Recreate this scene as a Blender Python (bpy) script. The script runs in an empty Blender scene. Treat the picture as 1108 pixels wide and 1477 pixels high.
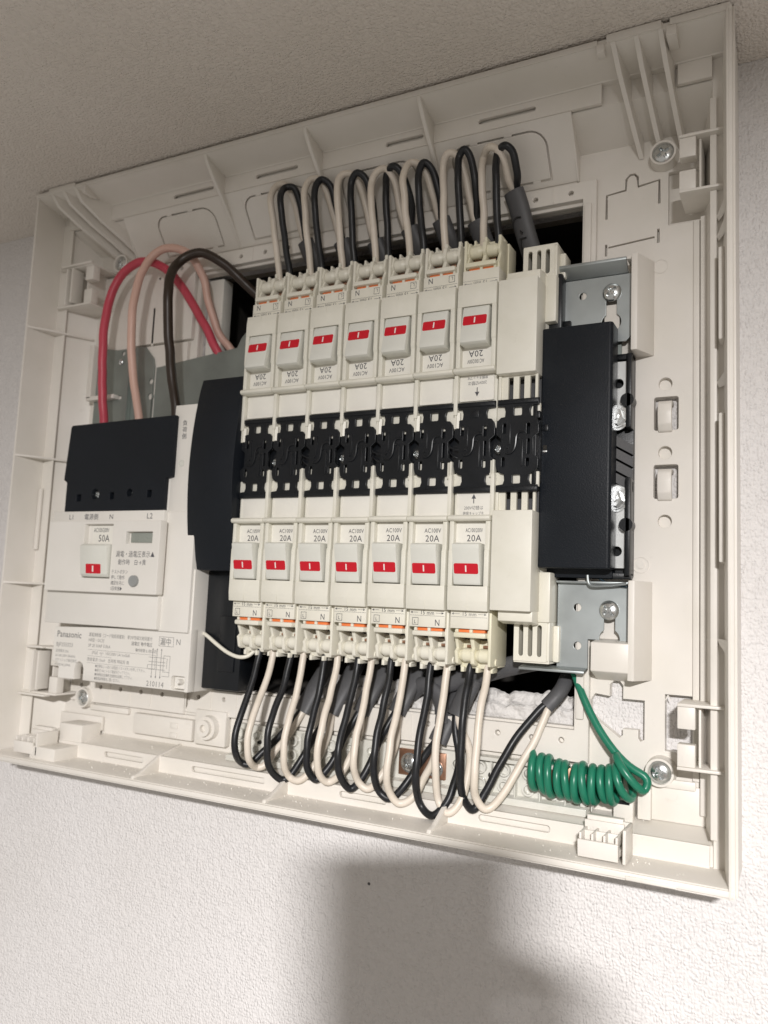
import bpy, bmesh, math, random
from mathutils import Vector, Matrix, noise
random.seed(7)
S = 0.00064            # one build unit in metres
D = 560.0              # camera distance from the wall, in units
scene = bpy.context.scene
COL = scene.collection

# ------------------------------------------------------------------ camera
R0 = (0.88809099, -0.04352546, 0.45760238)
R1 = (-0.0122837, 0.99290419, 0.11828097)
R2 = (-0.45950355, -0.11066531, 0.8812546)
cam_d = bpy.data.cameras.new("camera"); cam = bpy.data.objects.new("camera", cam_d); COL.objects.link(cam)
right = Vector((R0[0], R0[2], -R0[1])); up = Vector((-R1[0], -R1[2], R1[1])); back = Vector((-R2[0], -R2[2], R2[1]))
M = Matrix.Identity(4)
for i in range(3):
    M[i][0] = right[i]; M[i][1] = up[i]; M[i][2] = back[i]
M[1][3] = -D * S
CAMM = M.copy()
cam.matrix_world = M
cam_d.sensor_fit = 'VERTICAL'; cam_d.sensor_height = 24.0; cam_d.lens = 24.0 * 1176.85 / 1477.0
cam_d.clip_start = 0.005; cam_d.clip_end = 50
cam_d.dof.use_dof = True; cam_d.dof.focus_distance = 540 * S; cam_d.dof.aperture_fstop = 9.0
scene.camera = cam

# ------------------------------------------------------------------ world (room light) and lamp
world = bpy.data.worlds.new("World"); scene.world = world; world.use_nodes = True
wn = world.node_tree.nodes; wl = world.node_tree.links
bg = wn['Background']; bg.inputs[0].default_value = (1.0, 0.935, 0.86, 1); bg.inputs[1].default_value = 0.35
ld = bpy.data.lights.new("ceiling_lamp", 'AREA'); ld.shape = 'DISK'; ld.size = 105 * S; ld.energy = 38; ld.color = (1.0, 0.975, 0.965)
lo = bpy.data.objects.new("ceiling_lamp", ld); COL.objects.link(lo); lo.location = (330 * S, -1496 * S, 366 * S)
scene.view_settings.view_transform = 'Standard'; scene.view_settings.look = 'None'
scene.view_settings.exposure = 0.05; scene.view_settings.gamma = 1.0
scene.render.resolution_x = 768; scene.render.resolution_y = 1024
scene.render.engine = 'CYCLES'

# ------------------------------------------------------------------ materials
def new_mat(name):
    m = bpy.data.materials.new(name); m.use_nodes = True
    return m, m.node_tree.nodes, m.node_tree.links, m.node_tree.nodes['Principled BSDF']

def plastic(name, col, rough=0.42, var=0.05, vscale=60, grain=0.05, gscale=2500, spec=0.45, smudge=0.0, sss=0.0):
    m, n, l, b = new_mat(name)
    tc = n.new('ShaderNodeTexCoord')
    nz = n.new('ShaderNodeTexNoise'); nz.inputs['Scale'].default_value = vscale; nz.inputs['Detail'].default_value = 5
    l.new(tc.outputs['Object'], nz.inputs['Vector'])
    cr = n.new('ShaderNodeValToRGB')
    lo_ = [c * (1 - var) for c in col]; hi = [min(1, c * (1 + var)) for c in col]
    lo_[2] *= (1 - var * .6)
    cr.color_ramp.elements[0].position = .3; cr.color_ramp.elements[1].position = .7
    cr.color_ramp.elements[0].color = (*lo_, 1); cr.color_ramp.elements[1].color = (*hi, 1)
    l.new(nz.outputs['Fac'], cr.inputs['Fac'])
    out = cr.outputs['Color']
    if smudge > 0:
        n3 = n.new('ShaderNodeTexNoise'); n3.inputs['Scale'].default_value = vscale * 4.3; n3.inputs['Detail'].default_value = 8; n3.inputs['Roughness'].default_value = .7
        l.new(tc.outputs['Object'], n3.inputs['Vector'])
        r3 = n.new('ShaderNodeValToRGB'); r3.color_ramp.elements[0].position = .62; r3.color_ramp.elements[1].position = .78
        r3.color_ramp.elements[0].color = (0, 0, 0, 1); r3.color_ramp.elements[1].color = (smudge, smudge, smudge, 1)
        l.new(n3.outputs['Fac'], r3.inputs['Fac'])
        mx = n.new('ShaderNodeMixRGB'); mx.inputs['Color2'].default_value = (col[0] * .55, col[1] * .5, col[2] * .45, 1)
        l.new(r3.outputs['Color'], mx.inputs['Fac']); l.new(out, mx.inputs['Color1']); out = mx.outputs['Color']
    l.new(out, b.inputs['Base Color'])
    rr = n.new('ShaderNodeMapRange'); rr.inputs['To Min'].default_value = rough - .08; rr.inputs['To Max'].default_value = rough + .1
    l.new(nz.outputs['Fac'], rr.inputs['Value']); l.new(rr.outputs['Result'], b.inputs['Roughness'])
    b.inputs['Specular IOR Level'].default_value = spec
    n2 = n.new('ShaderNodeTexNoise'); n2.inputs['Scale'].default_value = gscale; n2.inputs['Detail'].default_value = 2
    l.new(tc.outputs['Object'], n2.inputs['Vector'])
    bp = n.new('ShaderNodeBump'); bp.inputs['Strength'].default_value = grain; bp.inputs['Distance'].default_value = .0002
    l.new(n2.outputs['Fac'], bp.inputs['Height']); l.new(bp.outputs['Normal'], b.inputs['Normal'])
    if sss:
        b.inputs['Subsurface Weight'].default_value = sss; b.inputs['Subsurface Radius'].default_value = (.0012, .0009, .0006)
    return m

def metal(name, col, rough=.3, var=.12, scale=120, bump=.1, metallic=.95):
    m, n, l, b = new_mat(name)
    tc = n.new('ShaderNodeTexCoord'); nz = n.new('ShaderNodeTexNoise'); nz.inputs['Scale'].default_value = scale; nz.inputs['Detail'].default_value = 6
    l.new(tc.outputs['Object'], nz.inputs['Vector'])
    cr = n.new('ShaderNodeValToRGB'); cr.color_ramp.elements[0].position = .3; cr.color_ramp.elements[1].position = .7
    cr.color_ramp.elements[0].color = (*[c * (1 - var) for c in col], 1); cr.color_ramp.elements[1].color = (*[min(1, c * (1 + var)) for c in col], 1)
    l.new(nz.outputs['Fac'], cr.inputs['Fac']); l.new(cr.outputs['Color'], b.inputs['Base Color'])
    rr = n.new('ShaderNodeMapRange'); rr.inputs['To Min'].default_value = rough * .75; rr.inputs['To Max'].default_value = rough * 1.35
    l.new(nz.outputs['Fac'], rr.inputs['Value']); l.new(rr.outputs['Result'], b.inputs['Roughness'])
    b.inputs['Metallic'].default_value = metallic
    bp = n.new('ShaderNodeBump'); bp.inputs['Strength'].default_value = bump; bp.inputs['Distance'].default_value = .0003
    l.new(nz.outputs['Fac'], bp.inputs['Height']); l.new(bp.outputs['Normal'], b.inputs['Normal'])
    return m

def wallpaper(name, col, stretch=(1, 1, 1), scale=330.0, strength=.55, dist=.0009):
    """embossed vinyl wall covering: rounded puckers on a faint weave"""
    m, n, l, b = new_mat(name)
    tc = n.new('ShaderNodeTexCoord'); mp = n.new('ShaderNodeMapping'); mp.inputs['Scale'].default_value = stretch
    l.new(tc.outputs['Object'], mp.inputs['Vector'])
    wn_ = n.new('ShaderNodeTexNoise'); wn_.inputs['Scale'].default_value = 240; wn_.inputs['Detail'].default_value = 2
    l.new(mp.outputs['Vector'], wn_.inputs['Vector'])
    wm = n.new('ShaderNodeMixRGB'); wm.blend_type = 'ADD'; wm.inputs['Fac'].default_value = .003
    l.new(mp.outputs['Vector'], wm.inputs['Color1']); l.new(wn_.outputs['Color'], wm.inputs['Color2'])
    vo = n.new('ShaderNodeTexVoronoi'); vo.feature = 'SMOOTH_F1'; vo.inputs['Scale'].default_value = scale; vo.inputs['Smoothness'].default_value = .6
    vo.inputs['Randomness'].default_value = .6
    l.new(wm.outputs['Color'], vo.inputs['Vector'])
    n2 = n.new('ShaderNodeTexNoise'); n2.inputs['Scale'].default_value = scale * 1.7; n2.inputs['Detail'].default_value = 3
    l.new(mp.outputs['Vector'], n2.inputs['Vector'])
    n4 = n.new('ShaderNodeTexNoise'); n4.inputs['Scale'].default_value = scale * .33; n4.inputs['Detail'].default_value = 2
    l.new(mp.outputs['Vector'], n4.inputs['Vector'])
    a1 = n.new('ShaderNodeMath'); a1.operation = 'MULTIPLY'; a1.inputs[1].default_value = -1.0; l.new(vo.outputs['Distance'], a1.inputs[0])
    a2 = n.new('ShaderNodeMath'); a2.operation = 'MULTIPLY_ADD'; a2.inputs[1].default_value = .55; l.new(n2.outputs['Fac'], a2.inputs[0]); l.new(a1.outputs[0], a2.inputs[2])
    a3 = n.new('ShaderNodeMath'); a3.operation = 'MULTIPLY_ADD'; a3.inputs[1].default_value = .35; l.new(n4.outputs['Fac'], a3.inputs[0]); l.new(a2.outputs[0], a3.inputs[2])
    bp = n.new('ShaderNodeBump'); bp.inputs['Strength'].default_value = strength; bp.inputs['Distance'].default_value = dist
    l.new(a3.outputs[0], bp.inputs['Height']); l.new(bp.outputs['Normal'], b.inputs['Normal'])
    b.inputs['Roughness'].default_value = .62; b.inputs['Specular IOR Level'].default_value = .35
    n5 = n.new('ShaderNodeTexNoise'); n5.inputs['Scale'].default_value = 14; n5.inputs['Detail'].default_value = 4
    l.new(tc.outputs['Object'], n5.inputs['Vector'])
    cr = n.new('ShaderNodeValToRGB'); cr.color_ramp.elements[0].position = .3; cr.color_ramp.elements[1].position = .7
    cr.color_ramp.elements[0].color = (col[0] * .95, col[1] * .945, col[2] * .935, 1); cr.color_ramp.elements[1].color = (*col, 1)
    l.new(n5.outputs['Fac'], cr.inputs['Fac']); l.new(cr.outputs['Color'], b.inputs['Base Color'])
    return m

BOX = plastic('box_plastic', (.745, .71, .66), .40, .035, 40, .05, smudge=.22)
BRK = plastic('breaker_plastic', (.75, .73, .65), .40, .035, 90, .05, smudge=.22)
BRKO = plastic('terminal_plastic', (.76, .735, .645), .36, .03, 90, .03)
YEL = plastic('yellowed_plastic', (.76, .725, .57), .36, .04, 90, .03)
MAINW = plastic('main_white_plastic', (.76, .735, .69), .42, .02, 50, .04, smudge=.05)
HAND_G = plastic('handle_grey_white', (.70, .70, .645), .38, .02, 90, .04)
PAPER = plastic('paper_label', (.80, .78, .72), .55, .015, 120, .02, spec=.3)
BLK = plastic('black_plastic', (.007, .0085, .011), .34, .1, 70, .2, 1800, spec=.38)
BLKG = plastic('black_gloss_plastic', (.006, .0075, .010), .30, .1, 90, .05, spec=.5)
COVER = plastic('black_cover_plastic', (.009, .0115, .016), .42, .08, 30, .4, 1500, spec=.26)
RED = plastic('red_mark', (.58, .008, .022), .40, .02, 90, .02)
ORG = plastic('orange_lever', (.80, .21, .06), .42, .04, 120, .03)
INK = plastic('grey_print', (.10, .10, .11), .6, .02, 80, .0, spec=.2)
INKL = plastic('light_grey_print', (.24, .235, .23), .6, .02, 80, .0, spec=.2)
MARKB = plastic('black_marker_ink', (.012, .012, .012), .5, .02, 80, .0)
WMARK = plastic('white_mark', (.85, .82, .78), .5, .01, 80, .0)
STEEL = metal('galvanised_steel', (.40, .43, .43), .42, .10, 60, .08, .75)
STEELB = metal('galvanised_steel_green', (.30, .33, .31), .45, .10, 60, .08, .7)
ZINC = metal('zinc_screw', (.72, .74, .74), .22, .10, 500, .03)
COPPER = metal('copper', (.50, .29, .20), .35, .15, 200, .1)
TIN = metal('tinned_bar', (.62, .63, .62), .40, .06, 90, .05, .6)
W_BLK = plastic('black_wire', (.012, .013, .016), .38, .25, 180, .15, 900, spec=.45)
W_WHT = plastic('white_wire', (.70, .63, .55), .38, .06, 120, .12, 900, spec=.45, smudge=.35)
W_RED = plastic('red_wire', (.53, .065, .10), .40, .06, 90, .08, 900)
W_PNK = plastic('pale_pink_wire', (.66, .43, .36), .40, .06, 60, .08, 900)
W_BRN = plastic('brown_black_wire', (.035, .023, .016), .36, .1, 90, .08, 900)
W_GRN = plastic('green_wire', (.014, .175, .105), .32, .06, 90, .06, 900, spec=.5)
SHEATH = plastic('grey_sheath', (.085, .085, .09), .50, .06, 100, .2, 900)
GREYB = plastic('button_grey', (.30, .31, .31), .4, .04, 90, .05)
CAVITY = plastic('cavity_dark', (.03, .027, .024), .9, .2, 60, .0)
BOARD = plastic('plasterboard_edge', (.27, .24, .21), .9, .2, 160, .5, 700, spec=.1)
GLOSSG = plastic('display_grey', (.28, .30, .27), .25, .03, 50, .0)
TEALCLR = plastic('dark_teal_plastic', (.012, .03, .045), .25, .1, 50, .0)
CLEAR = plastic('milky_clear_plastic', (.66, .65, .60), .15, .05, 150, .1, spec=.7)
SKIN = plastic('skin', (.55, .34, .25), .5, .05, 60, .1)
PHONE = plastic('phone_black', (.02, .02, .022), .25, .05, 60, .0)
WALLM = wallpaper('wallpaper_wall', (.745, .725, .718), (1, 1, .8), 760, 1.0, .0007)
CEILM = wallpaper('wallpaper_ceiling', (.76, .705, .645), (1, 1, 1), 640, 1.0, .0009)
TORN = wallpaper('torn_wallpaper', (.72, .70, .68), (1, 1, 1), 520, 1.0, .0005)

# ------------------------------------------------------------------ mesh building
class MB:
    """collects shapes in units (x right, h out of the wall, z up)"""
    def __init__(s):
        s.bm = bmesh.new()
    def v(s, x, h, z):
        return s.bm.verts.new((x, -h, z))
    def box(s, x0, x1, h0, h1, z0, z1, bev=0.0, seg=2):
        xs, hs, zs = (min(x0, x1), max(x0, x1)), (min(h0, h1), max(h0, h1)), (min(z0, z1), max(z0, z1))
        r = bmesh.ops.create_cube(s.bm, size=1.0)
        for w in r['verts']:
            w.co = Vector((xs[0] if w.co.x < 0 else xs[1], -(hs[0] if w.co.y > 0 else hs[1]), zs[0] if w.co.z < 0 else zs[1]))
        if bev > 0:
            ed = {e for w in r['verts'] for e in w.link_edges}
            bmesh.ops.bevel(s.bm, geom=list(ed), offset=bev, segments=seg, profile=.5, affect='EDGES')
        return s
    def prism(s, poly, axis, a0, a1, bev=0.0, seg=2):
        """poly: for axis 'x' list of (h,z); 'z' list of (x,h); 'h' list of (x,z)"""
        def mk(p, a):
            if axis == 'x': return s.v(a, p[0], p[1])
            if axis == 'z': return s.v(p[0], p[1], a)
            return s.v(p[0], a, p[1])
        A = [mk(p, a0) for p in poly]; B = [mk(p, a1) for p in poly]
        fs = [s.bm.faces.new(A), s.bm.faces.new(B[::-1])]
        n = len(poly)
        for i in range(n):
            fs.append(s.bm.faces.new((A[i], B[i], B[(i + 1) % n], A[(i + 1) % n])))
        bmesh.ops.recalc_face_normals(s.bm, faces=fs)
        if bev > 0:
            ed = {e for w in A + B for e in w.link_edges}
            bmesh.ops.bevel(s.bm, geom=list(ed), offset=bev, segments=seg, profile=.5, affect='EDGES')
        return s
    def hull(s, pa, pb, t):
        """slab: polygon pa of 3D (x,h,z) thickened by vector t=(x,h,z)"""
        A = [s.v(*p) for p in pa]; B = [s.v(p[0] + t[0], p[1] + t[1], p[2] + t[2]) for p in pa]
        fs = [s.bm.faces.new(A), s.bm.faces.new(B[::-1])]; n = len(A)
        for i in range(n): fs.append(s.bm.faces.new((A[i], B[i], B[(i + 1) % n], A[(i + 1) % n])))
        bmesh.ops.recalc_face_normals(s.bm, faces=fs)
        return s
    def cyl(s, c0, c1, r, seg=20, r1=None, cap=True):
        a = Vector((c0[0], -c0[1], c0[2])); b = Vector((c1[0], -c1[1], c1[2])); d = (b - a).normalized()
        p = d.orthogonal().normalized(); q = d.cross(p); r1 = r if r1 is None else r1
        A = [s.bm.verts.new(a + (p * math.cos(t) + q * math.sin(t)) * r) for t in [2 * math.pi * i / seg for i in range(seg)]]
        B = [s.bm.verts.new(b + (p * math.cos(t) + q * math.sin(t)) * r1) for t in [2 * math.pi * i / seg for i in range(seg)]]
        fs = []
        for i in range(seg): fs.append(s.bm.faces.new((A[i], A[(i + 1) % seg], B[(i + 1) % seg], B[i])))
        if cap: fs.append(s.bm.faces.new(A[::-1])); fs.append(s.bm.faces.new(B))
        bmesh.ops.recalc_face_normals(s.bm, faces=fs)
        return s
    def ring(s, c, ro, ri, h0, h1, seg=28):
        x, z = c; L = []
        for r, h in ((ro, h0), (ro, h1), (ri, h1), (ri, h0)):
            L.append([s.v(x + r * math.cos(2 * math.pi * i / seg), h, z + r * math.sin(2 * math.pi * i / seg)) for i in range(seg)])
        fs = []
        for k in range(4):
            a, b = L[k], L[(k + 1) % 4]
            for i in range(seg): fs.append(s.bm.faces.new((a[i], a[(i + 1) % seg], b[(i + 1) % seg], b[i])))
        bmesh.ops.recalc_face_normals(s.bm, faces=fs)
        return s
    def tube(s, pts, r, seg=12, smooth=6, flat=1.0, flatdir=None, cap=True, wob=0.0):
        P = [Vector((p[0], -p[1], p[2])) for p in pts]
        if smooth > 1 and len(P) > 2:
            Q = []; E_ = [P[0] * 2 - P[1]] + P + [P[-1] * 2 - P[-2]]
            for i in range(1, len(E_) - 2):
                p0, p1, p2, p3 = E_[i - 1:i + 3]
                t0 = 0.0; t1 = max(1e-4, (p1 - p0).length) ** .5; t2 = t1 + max(1e-4, (p2 - p1).length) ** .5; t3 = t2 + max(1e-4, (p3 - p2).length) ** .5
                for k in range(smooth):
                    t = t1 + (t2 - t1) * k / smooth
                    A1 = p0 * ((t1 - t) / (t1 - t0)) + p1 * ((t - t0) / (t1 - t0)); A2 = p1 * ((t2 - t) / (t2 - t1)) + p2 * ((t - t1) / (t2 - t1))
                    A3 = p2 * ((t3 - t) / (t3 - t2)) + p3 * ((t - t2) / (t3 - t2))
                    B1 = A1 * ((t2 - t) / (t2 - t0)) + A2 * ((t - t0) / (t2 - t0)); B2 = A2 * ((t3 - t) / (t3 - t1)) + A3 * ((t - t1) / (t3 - t1))
                    Q.append(B1 * ((t2 - t) / (t2 - t1)) + B2 * ((t - t1) / (t2 - t1)))
            Q.append(P[-1])
            # relax a little so that bends stay round
            for _ in range(3):
                Q = [Q[0]] + [Q[i] * .5 + (Q[i - 1] + Q[i + 1]) * .25 for i in range(1, len(Q) - 1)] + [Q[-1]]
            P = Q
        if wob:
            P = [p + Vector([wob * (noise.noise(p * .07 + Vector((k * 9, 3, 1))) ) for k in range(3)]) for p in P]
        T = [(P[min(i + 1, len(P) - 1)] - P[max(i - 1, 0)]).normalized() for i in range(len(P))]
        n_ = T[0].orthogonal().normalized() if flatdir is None else (Vector((flatdir[0], -flatdir[1], flatdir[2]))).normalized()
        L = []
        for i, p in enumerate(P):
            n_ = (n_ - T[i] * n_.dot(T[i])).normalized(); b_ = T[i].cross(n_)
            L.append([s.bm.verts.new(p + n_ * (r * flat * math.cos(a)) + b_ * (r * math.sin(a))) for a in [2 * math.pi * k / seg for k in range(seg)]])
        fs = []
        for i in range(len(L) - 1):
            for k in range(seg): fs.append(s.bm.faces.new((L[i][k], L[i][(k + 1) % seg], L[i + 1][(k + 1) % seg], L[i + 1][k])))
        if cap: fs.append(s.bm.faces.new(L[0][::-1])); fs.append(s.bm.faces.new(L[-1]))
        bmesh.ops.recalc_face_normals(s.bm, faces=fs)
        return s
    def plate(s, outer, holes, h0, h1, frame=None, bev=0.0):
        """flat sheet with through holes; 2D outline; frame=(O,U,V) in (x,h,z), thickness goes back from the frame plane by h1-h0"""
        cu = bpy.data.curves.new('t', 'CURVE'); cu.dimensions = '2D'; cu.fill_mode = 'BOTH'
        t = h1 - h0; cu.extrude = t / 2 - bev; cu.bevel_depth = bev; cu.offset = -bev; cu.bevel_resolution = 1
        for pl in [outer] + list(holes):
            sp = cu.splines.new('POLY'); sp.points.add(len(pl) - 1); sp.use_cyclic_u = True
            for q, p in zip(sp.points, pl): q.co = (p[0], p[1], 0, 1)
        ob = bpy.data.objects.new('t', cu); me = bpy.data.meshes.new_from_object(ob)
        if frame is None:
            O, U, V = Vector((0, -h1, 0)), Vector((1, 0, 0)), Vector((0, 0, 1))
        else:
            c = lambda a: Vector((a[0], -a[1], a[2]))
            O, U, V = c(frame[0]), c(frame[1]).normalized(), c(frame[2]).normalized()
        N = U.cross(V)
        mt = Matrix.Identity(4)
        for i in range(3): mt[i][0] = U[i]; mt[i][1] = V[i]; mt[i][2] = N[i]
        mt.translation = O - N * (t / 2)
        me.transform(mt); s.bm.from_mesh(me)
        bpy.data.objects.remove(ob); bpy.data.curves.remove(cu); bpy.data.meshes.remove(me)
        return s
    def text(s, txt, x, z, size, h, align='LEFT', rot=0.0, sx=1.0, thick=.12, bold=0.0, frame=None):
        cu = bpy.data.curves.new('t', 'FONT'); cu.body = txt; cu.size = size; cu.align_x = align; cu.resolution_u = 2
        cu.extrude = 0; cu.offset = bold; cu.space_character = 1.05
        ob = bpy.data.objects.new('t', cu); me = bpy.data.meshes.new_from_object(ob)
        mt = Matrix.Translation((x, -h - thick, z)) @ Matrix.Rotation(rot, 4, 'Y') @ Matrix(((sx, 0, 0, 0), (0, 0, -1, 0), (0, 1, 0, 0), (0, 0, 0, 1)))
        if frame is not None:
            c = lambda a: Vector((a[0], -a[1], a[2]))
            O, U, V = c(frame[0]), c(frame[1]).normalized(), c(frame[2]).normalized(); N = U.cross(V); mt = Matrix.Identity(4)
            for i in range(3): mt[i][0] = U[i] * sx; mt[i][1] = V[i]; mt[i][2] = N[i]
            mt.translation = O + N * thick
        me.transform(mt); s.bm.from_mesh(me)
        bpy.data.objects.remove(ob); bpy.data.curves.remove(cu); bpy.data.meshes.remove(me)
        return s
    def screwhead(s, c, r, h0, dome, rot=.5, cross=True, n=26):
        x0, z0 = c; g = {}
        for i in range(n + 1):
            for j in range(n + 1):
                u = -1 + 2 * i / n; w = -1 + 2 * j / n
                # square to disc
                x = u * math.sqrt(1 - w * w / 2); z = w * math.sqrt(1 - u * u / 2); rr = min(1, math.hypot(x, z))
                hh = dome * (math.sqrt(max(0, 1 - (rr * .93) ** 2)) - .2)
                if cross:
                    a = x * math.cos(rot) + z * math.sin(rot); b = -x * math.sin(rot) + z * math.cos(rot)
                    if (abs(a) < .12 and abs(b) < .58) or (abs(b) < .12 and abs(a) < .58): hh -= dome * .5
                    elif math.hypot(a, b) < .25: hh -= dome * .35
                g[i, j] = s.v(x0 + x * r, h0 + max(hh, .02), z0 + z * r)
        fs = []
        for i in range(n):
            for j in range(n): fs.append(s.bm.faces.new((g[i, j], g[i + 1, j], g[i + 1, j + 1], g[i, j + 1])))
        rim = [g[i, 0] for i in range(n)] + [g[n, j] for j in range(n)] + [g[n - i, n] for i in range(n)] + [g[0, n - j] for j in range(n)]
        lowr = [s.v(v.co.x, h0, v.co.z) for v in rim]
        for i in range(len(rim)): fs.append(s.bm.faces.new((rim[i], rim[(i + 1) % len(rim)], lowr[(i + 1) % len(rim)], lowr[i])))
        fs.append(s.bm.faces.new(lowr[::-1]))
        bmesh.ops.recalc_face_normals(s.bm, faces=fs)
        return s
    def done(s, name, mat, parent=None, origin=None, label=None, cat=None, group=None, kind=None, smooth=True, angle=35):
        if origin is None: origin = tuple(parent['_o']) if parent is not None and '_o' in parent else (0, 0, 0)
        o3 = Vector((origin[0], -origin[1], origin[2]))
        me = bpy.data.meshes.new(name)
        for v in s.bm.verts: v.co = (v.co - o3) * S
        s.bm.to_mesh(me); s.bm.free()
        me.materials.append(mat)
        if smooth:
            me.shade_smooth(); me.set_sharp_from_angle(angle=math.radians(angle))
        ob = bpy.data.objects.new(name, me); COL.objects.link(ob)
        ob['_o'] = list(origin)
        if parent is not None:
            ob.parent = parent
            po = Vector(parent['_o']); q = Vector(origin) - po
            ob.location = (q[0] * S, -q[1] * S, q[2] * S)
        else:
            ob.location = o3 * S
        tag(ob, label, cat, group, kind)
        return ob

def tag(o, label=None, cat=None, group=None, kind=None):
    if label: o['label'] = label
    if cat: o['category'] = cat
    if group: o['group'] = group
    if kind: o['kind'] = kind
    return o

def thing(name, label, cat, loc, group=None):
    o = bpy.data.objects.new(name, None); COL.objects.link(o); o.empty_display_size = .01
    o.location = (loc[0] * S, -loc[1] * S, loc[2] * S); o['_o'] = list(loc)
    return tag(o, label, cat, group)

def copy_thing(src):
    c = src.copy(); COL.objects.link(c)
    for ch in [o for o in COL.objects if o.parent == src]:
        d = ch.copy(); COL.objects.link(d); d.parent = c
        for g in [o for o in COL.objects if o.parent == ch]:
            e = g.copy(); COL.objects.link(e); e.parent = d
    return c

def circ(x, z, r, n=20):
    return [(x + r * math.cos(2 * math.pi * i / n), z + r * math.sin(2 * math.pi * i / n)) for i in range(n)]

def rrect(x0, z0, x1, z1, r, n=4, rr=None):
    """rounded rectangle; rr = per-corner radii (bl, br, tr, tl)"""
    R_ = rr or (r, r, r, r); P = []
    for (cx, cz, a0, q) in ((x0, z0, math.pi, R_[0]), (x1, z0, 1.5 * math.pi, R_[1]), (x1, z1, 0, R_[2]), (x0, z1, .5 * math.pi, R_[3])):
        sx = 1 if cx == x0 else -1; sz = 1 if cz == z0 else -1
        if q <= 0: P.append((cx, cz)); continue
        for k in range(n + 1):
            a = a0 + .5 * math.pi * k / n
            P.append((cx + sx * q + q * math.cos(a), cz + sz * q + q * math.sin(a)))
    return P

# ================================================================== SETTING
b = MB()
hole = [(-484, -80), (-132, -80), (-132, 292), (-484, 292)]
b.plate([(-2600, -1500), (1400, -1500), (1400, 371.8), (-2600, 371.8)], [hole], -16, 0)
b.done('wall', WALLM, kind='structure')
b = MB(); b.box(-2600, 1400, -16, 1400, 371.9, 390)
b.done('ceiling', CEILM, kind='structure')
b = MB()
b.plate([(-490, -86), (-126, -86), (-126, 298), (-490, 298)], [hole], -24, -16.2)
b.done('plasterboard_edge', BOARD, kind='structure')
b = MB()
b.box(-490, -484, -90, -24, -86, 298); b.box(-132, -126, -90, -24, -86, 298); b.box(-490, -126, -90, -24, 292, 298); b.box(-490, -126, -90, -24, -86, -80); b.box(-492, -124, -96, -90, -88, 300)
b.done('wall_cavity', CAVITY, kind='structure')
# rough edge of the opening: crumpled wallpaper and insulation along the bottom
def lumpy(name, x0, x1, z0, z1, h, mat, amp=2.4, kind='structure', sc=.16):
    m = MB(); nx = int((x1 - x0) / 1.6); nz = max(6, int((z1 - z0) / 1.4)); g = {}
    for i in range(nx + 1):
        for j in range(nz + 1):
            x = x0 + (x1 - x0) * i / nx; z = z0 + (z1 - z0) * j / nz
            top = noise.noise(Vector((x * .06, 3, 0))) * 4 + noise.noise(Vector((x * .25, 9, 0))) * 2
            zz = z + top * (j / nz)
            hh = h + amp * noise.noise(Vector((x * sc, z * sc, 1))) + amp * .8 * abs(noise.noise(Vector((x * .4, z * .4, 5)))) - (3 if j == nz else 0)
            g[i, j] = m.v(x, hh, zz)
    for i in range(nx):
        for j in range(nz): m.bm.faces.new((g[i, j], g[i + 1, j], g[i + 1, j + 1], g[i, j + 1]))
    bmesh.ops.recalc_face_normals(m.bm, faces=m.bm.faces)
    return m.done(name, mat, kind=kind, angle=60)
lumpy('torn_wallpaper_edge', -345, -137, -82, -66, -2, TORN)
lumpy('torn_wallpaper_edge', -345, -137, -74, -58, -8, TORN, 3.5)
m = MB(); m.cyl((-291, 0, -207), (-291, .4, -207), 1.2, 9, .6); m.done('scuff_mark', SHEATH, kind='structure')
m = MB(); m.box(-483, -466, -14, -1, 196, 286, .8); m.done('plasterboard_scrap', PAPER, kind='structure')

# ================================================================== DISTRIBUTION BOX
XL, XR = -643.0, -37.0
box = thing('distribution_box', 'open off white plastic electrical distribution box mounted on the wall, its cover removed', 'electrical box', (-340, 0, 108))
# ---- base plate: back layer and front layer
opening = [(-452, -76), (-137.5, -76), (-137.5, 287.5), (-414, 287.5), (-414, 287.5), (-484, 287.5), (-484, 205), (-452, 205)]
brcut = [(-128, -57.5), (-125, -53), (-115.5, -54), (-115.5, -46.5), (-113, -44), (-109, -44), (-107, -46.5), (-107, -55), (-93.5, -55), (-93.5, -79.5), (-96, -81), (-97.3, -79), (-97.3, -74), (-107, -74), (-107, -78), (-109, -80), (-122, -71), (-128, -66)]
clipcut = [(-81, -49.8), (-56, -49.8), (-56, -85), (-81, -85)]
trcut = rrect(-80.5, 262, -56, 300, 1)
slot1 = rrect(-89, 121, -73.5, 143.5, 1.5); slot2 = rrect(-89, 75.5, -73.5, 98, 1.5)
def groove(pts, w):   # closed thin outline polygon around a polyline
    L = []; Rr = []
    for i, p in enumerate(pts):
        a = Vector(pts[max(i - 1, 0)]); c = Vector(pts[min(i + 1, len(pts) - 1)]); d = (c - a).normalized(); n_ = Vector((-d.y, d.x)) * w / 2
        L.append((p[0] + n_.x, p[1] + n_.y)); Rr.append((p[0] - n_.x, p[1] - n_.y))
    return L + Rr[::-1]
grooves = [groove([(-122, 274), (-122, 291.5), (-109, 293), (-108.5, 301), (-106, 303.5), (-103, 303.5), (-101, 301), (-100.5, 294), (-86.5, 296), (-86.5, 279)], 1.6),
           groove([(-122, 247), (-122, 255.5)], 1.6), groove([(-120.5, 253), (-89.5, 255.5)], 1.2), groove([(-87, 251), (-87, 261)], 1.6)]
circs = [circ(-81.8, z, 4.4) for z in (152.2, 106, 60.6)]
ringg = [circ(x, z, 1.6, 12) for x, z in [(-172.2, 293), (-146.2, 293.7), (-145.8, -85.2), (-166, -86), (-190, -86)] + [(-388 - 24.6 * k, 278.5 + 1.2 * k) for k in range(0)]]
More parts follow.
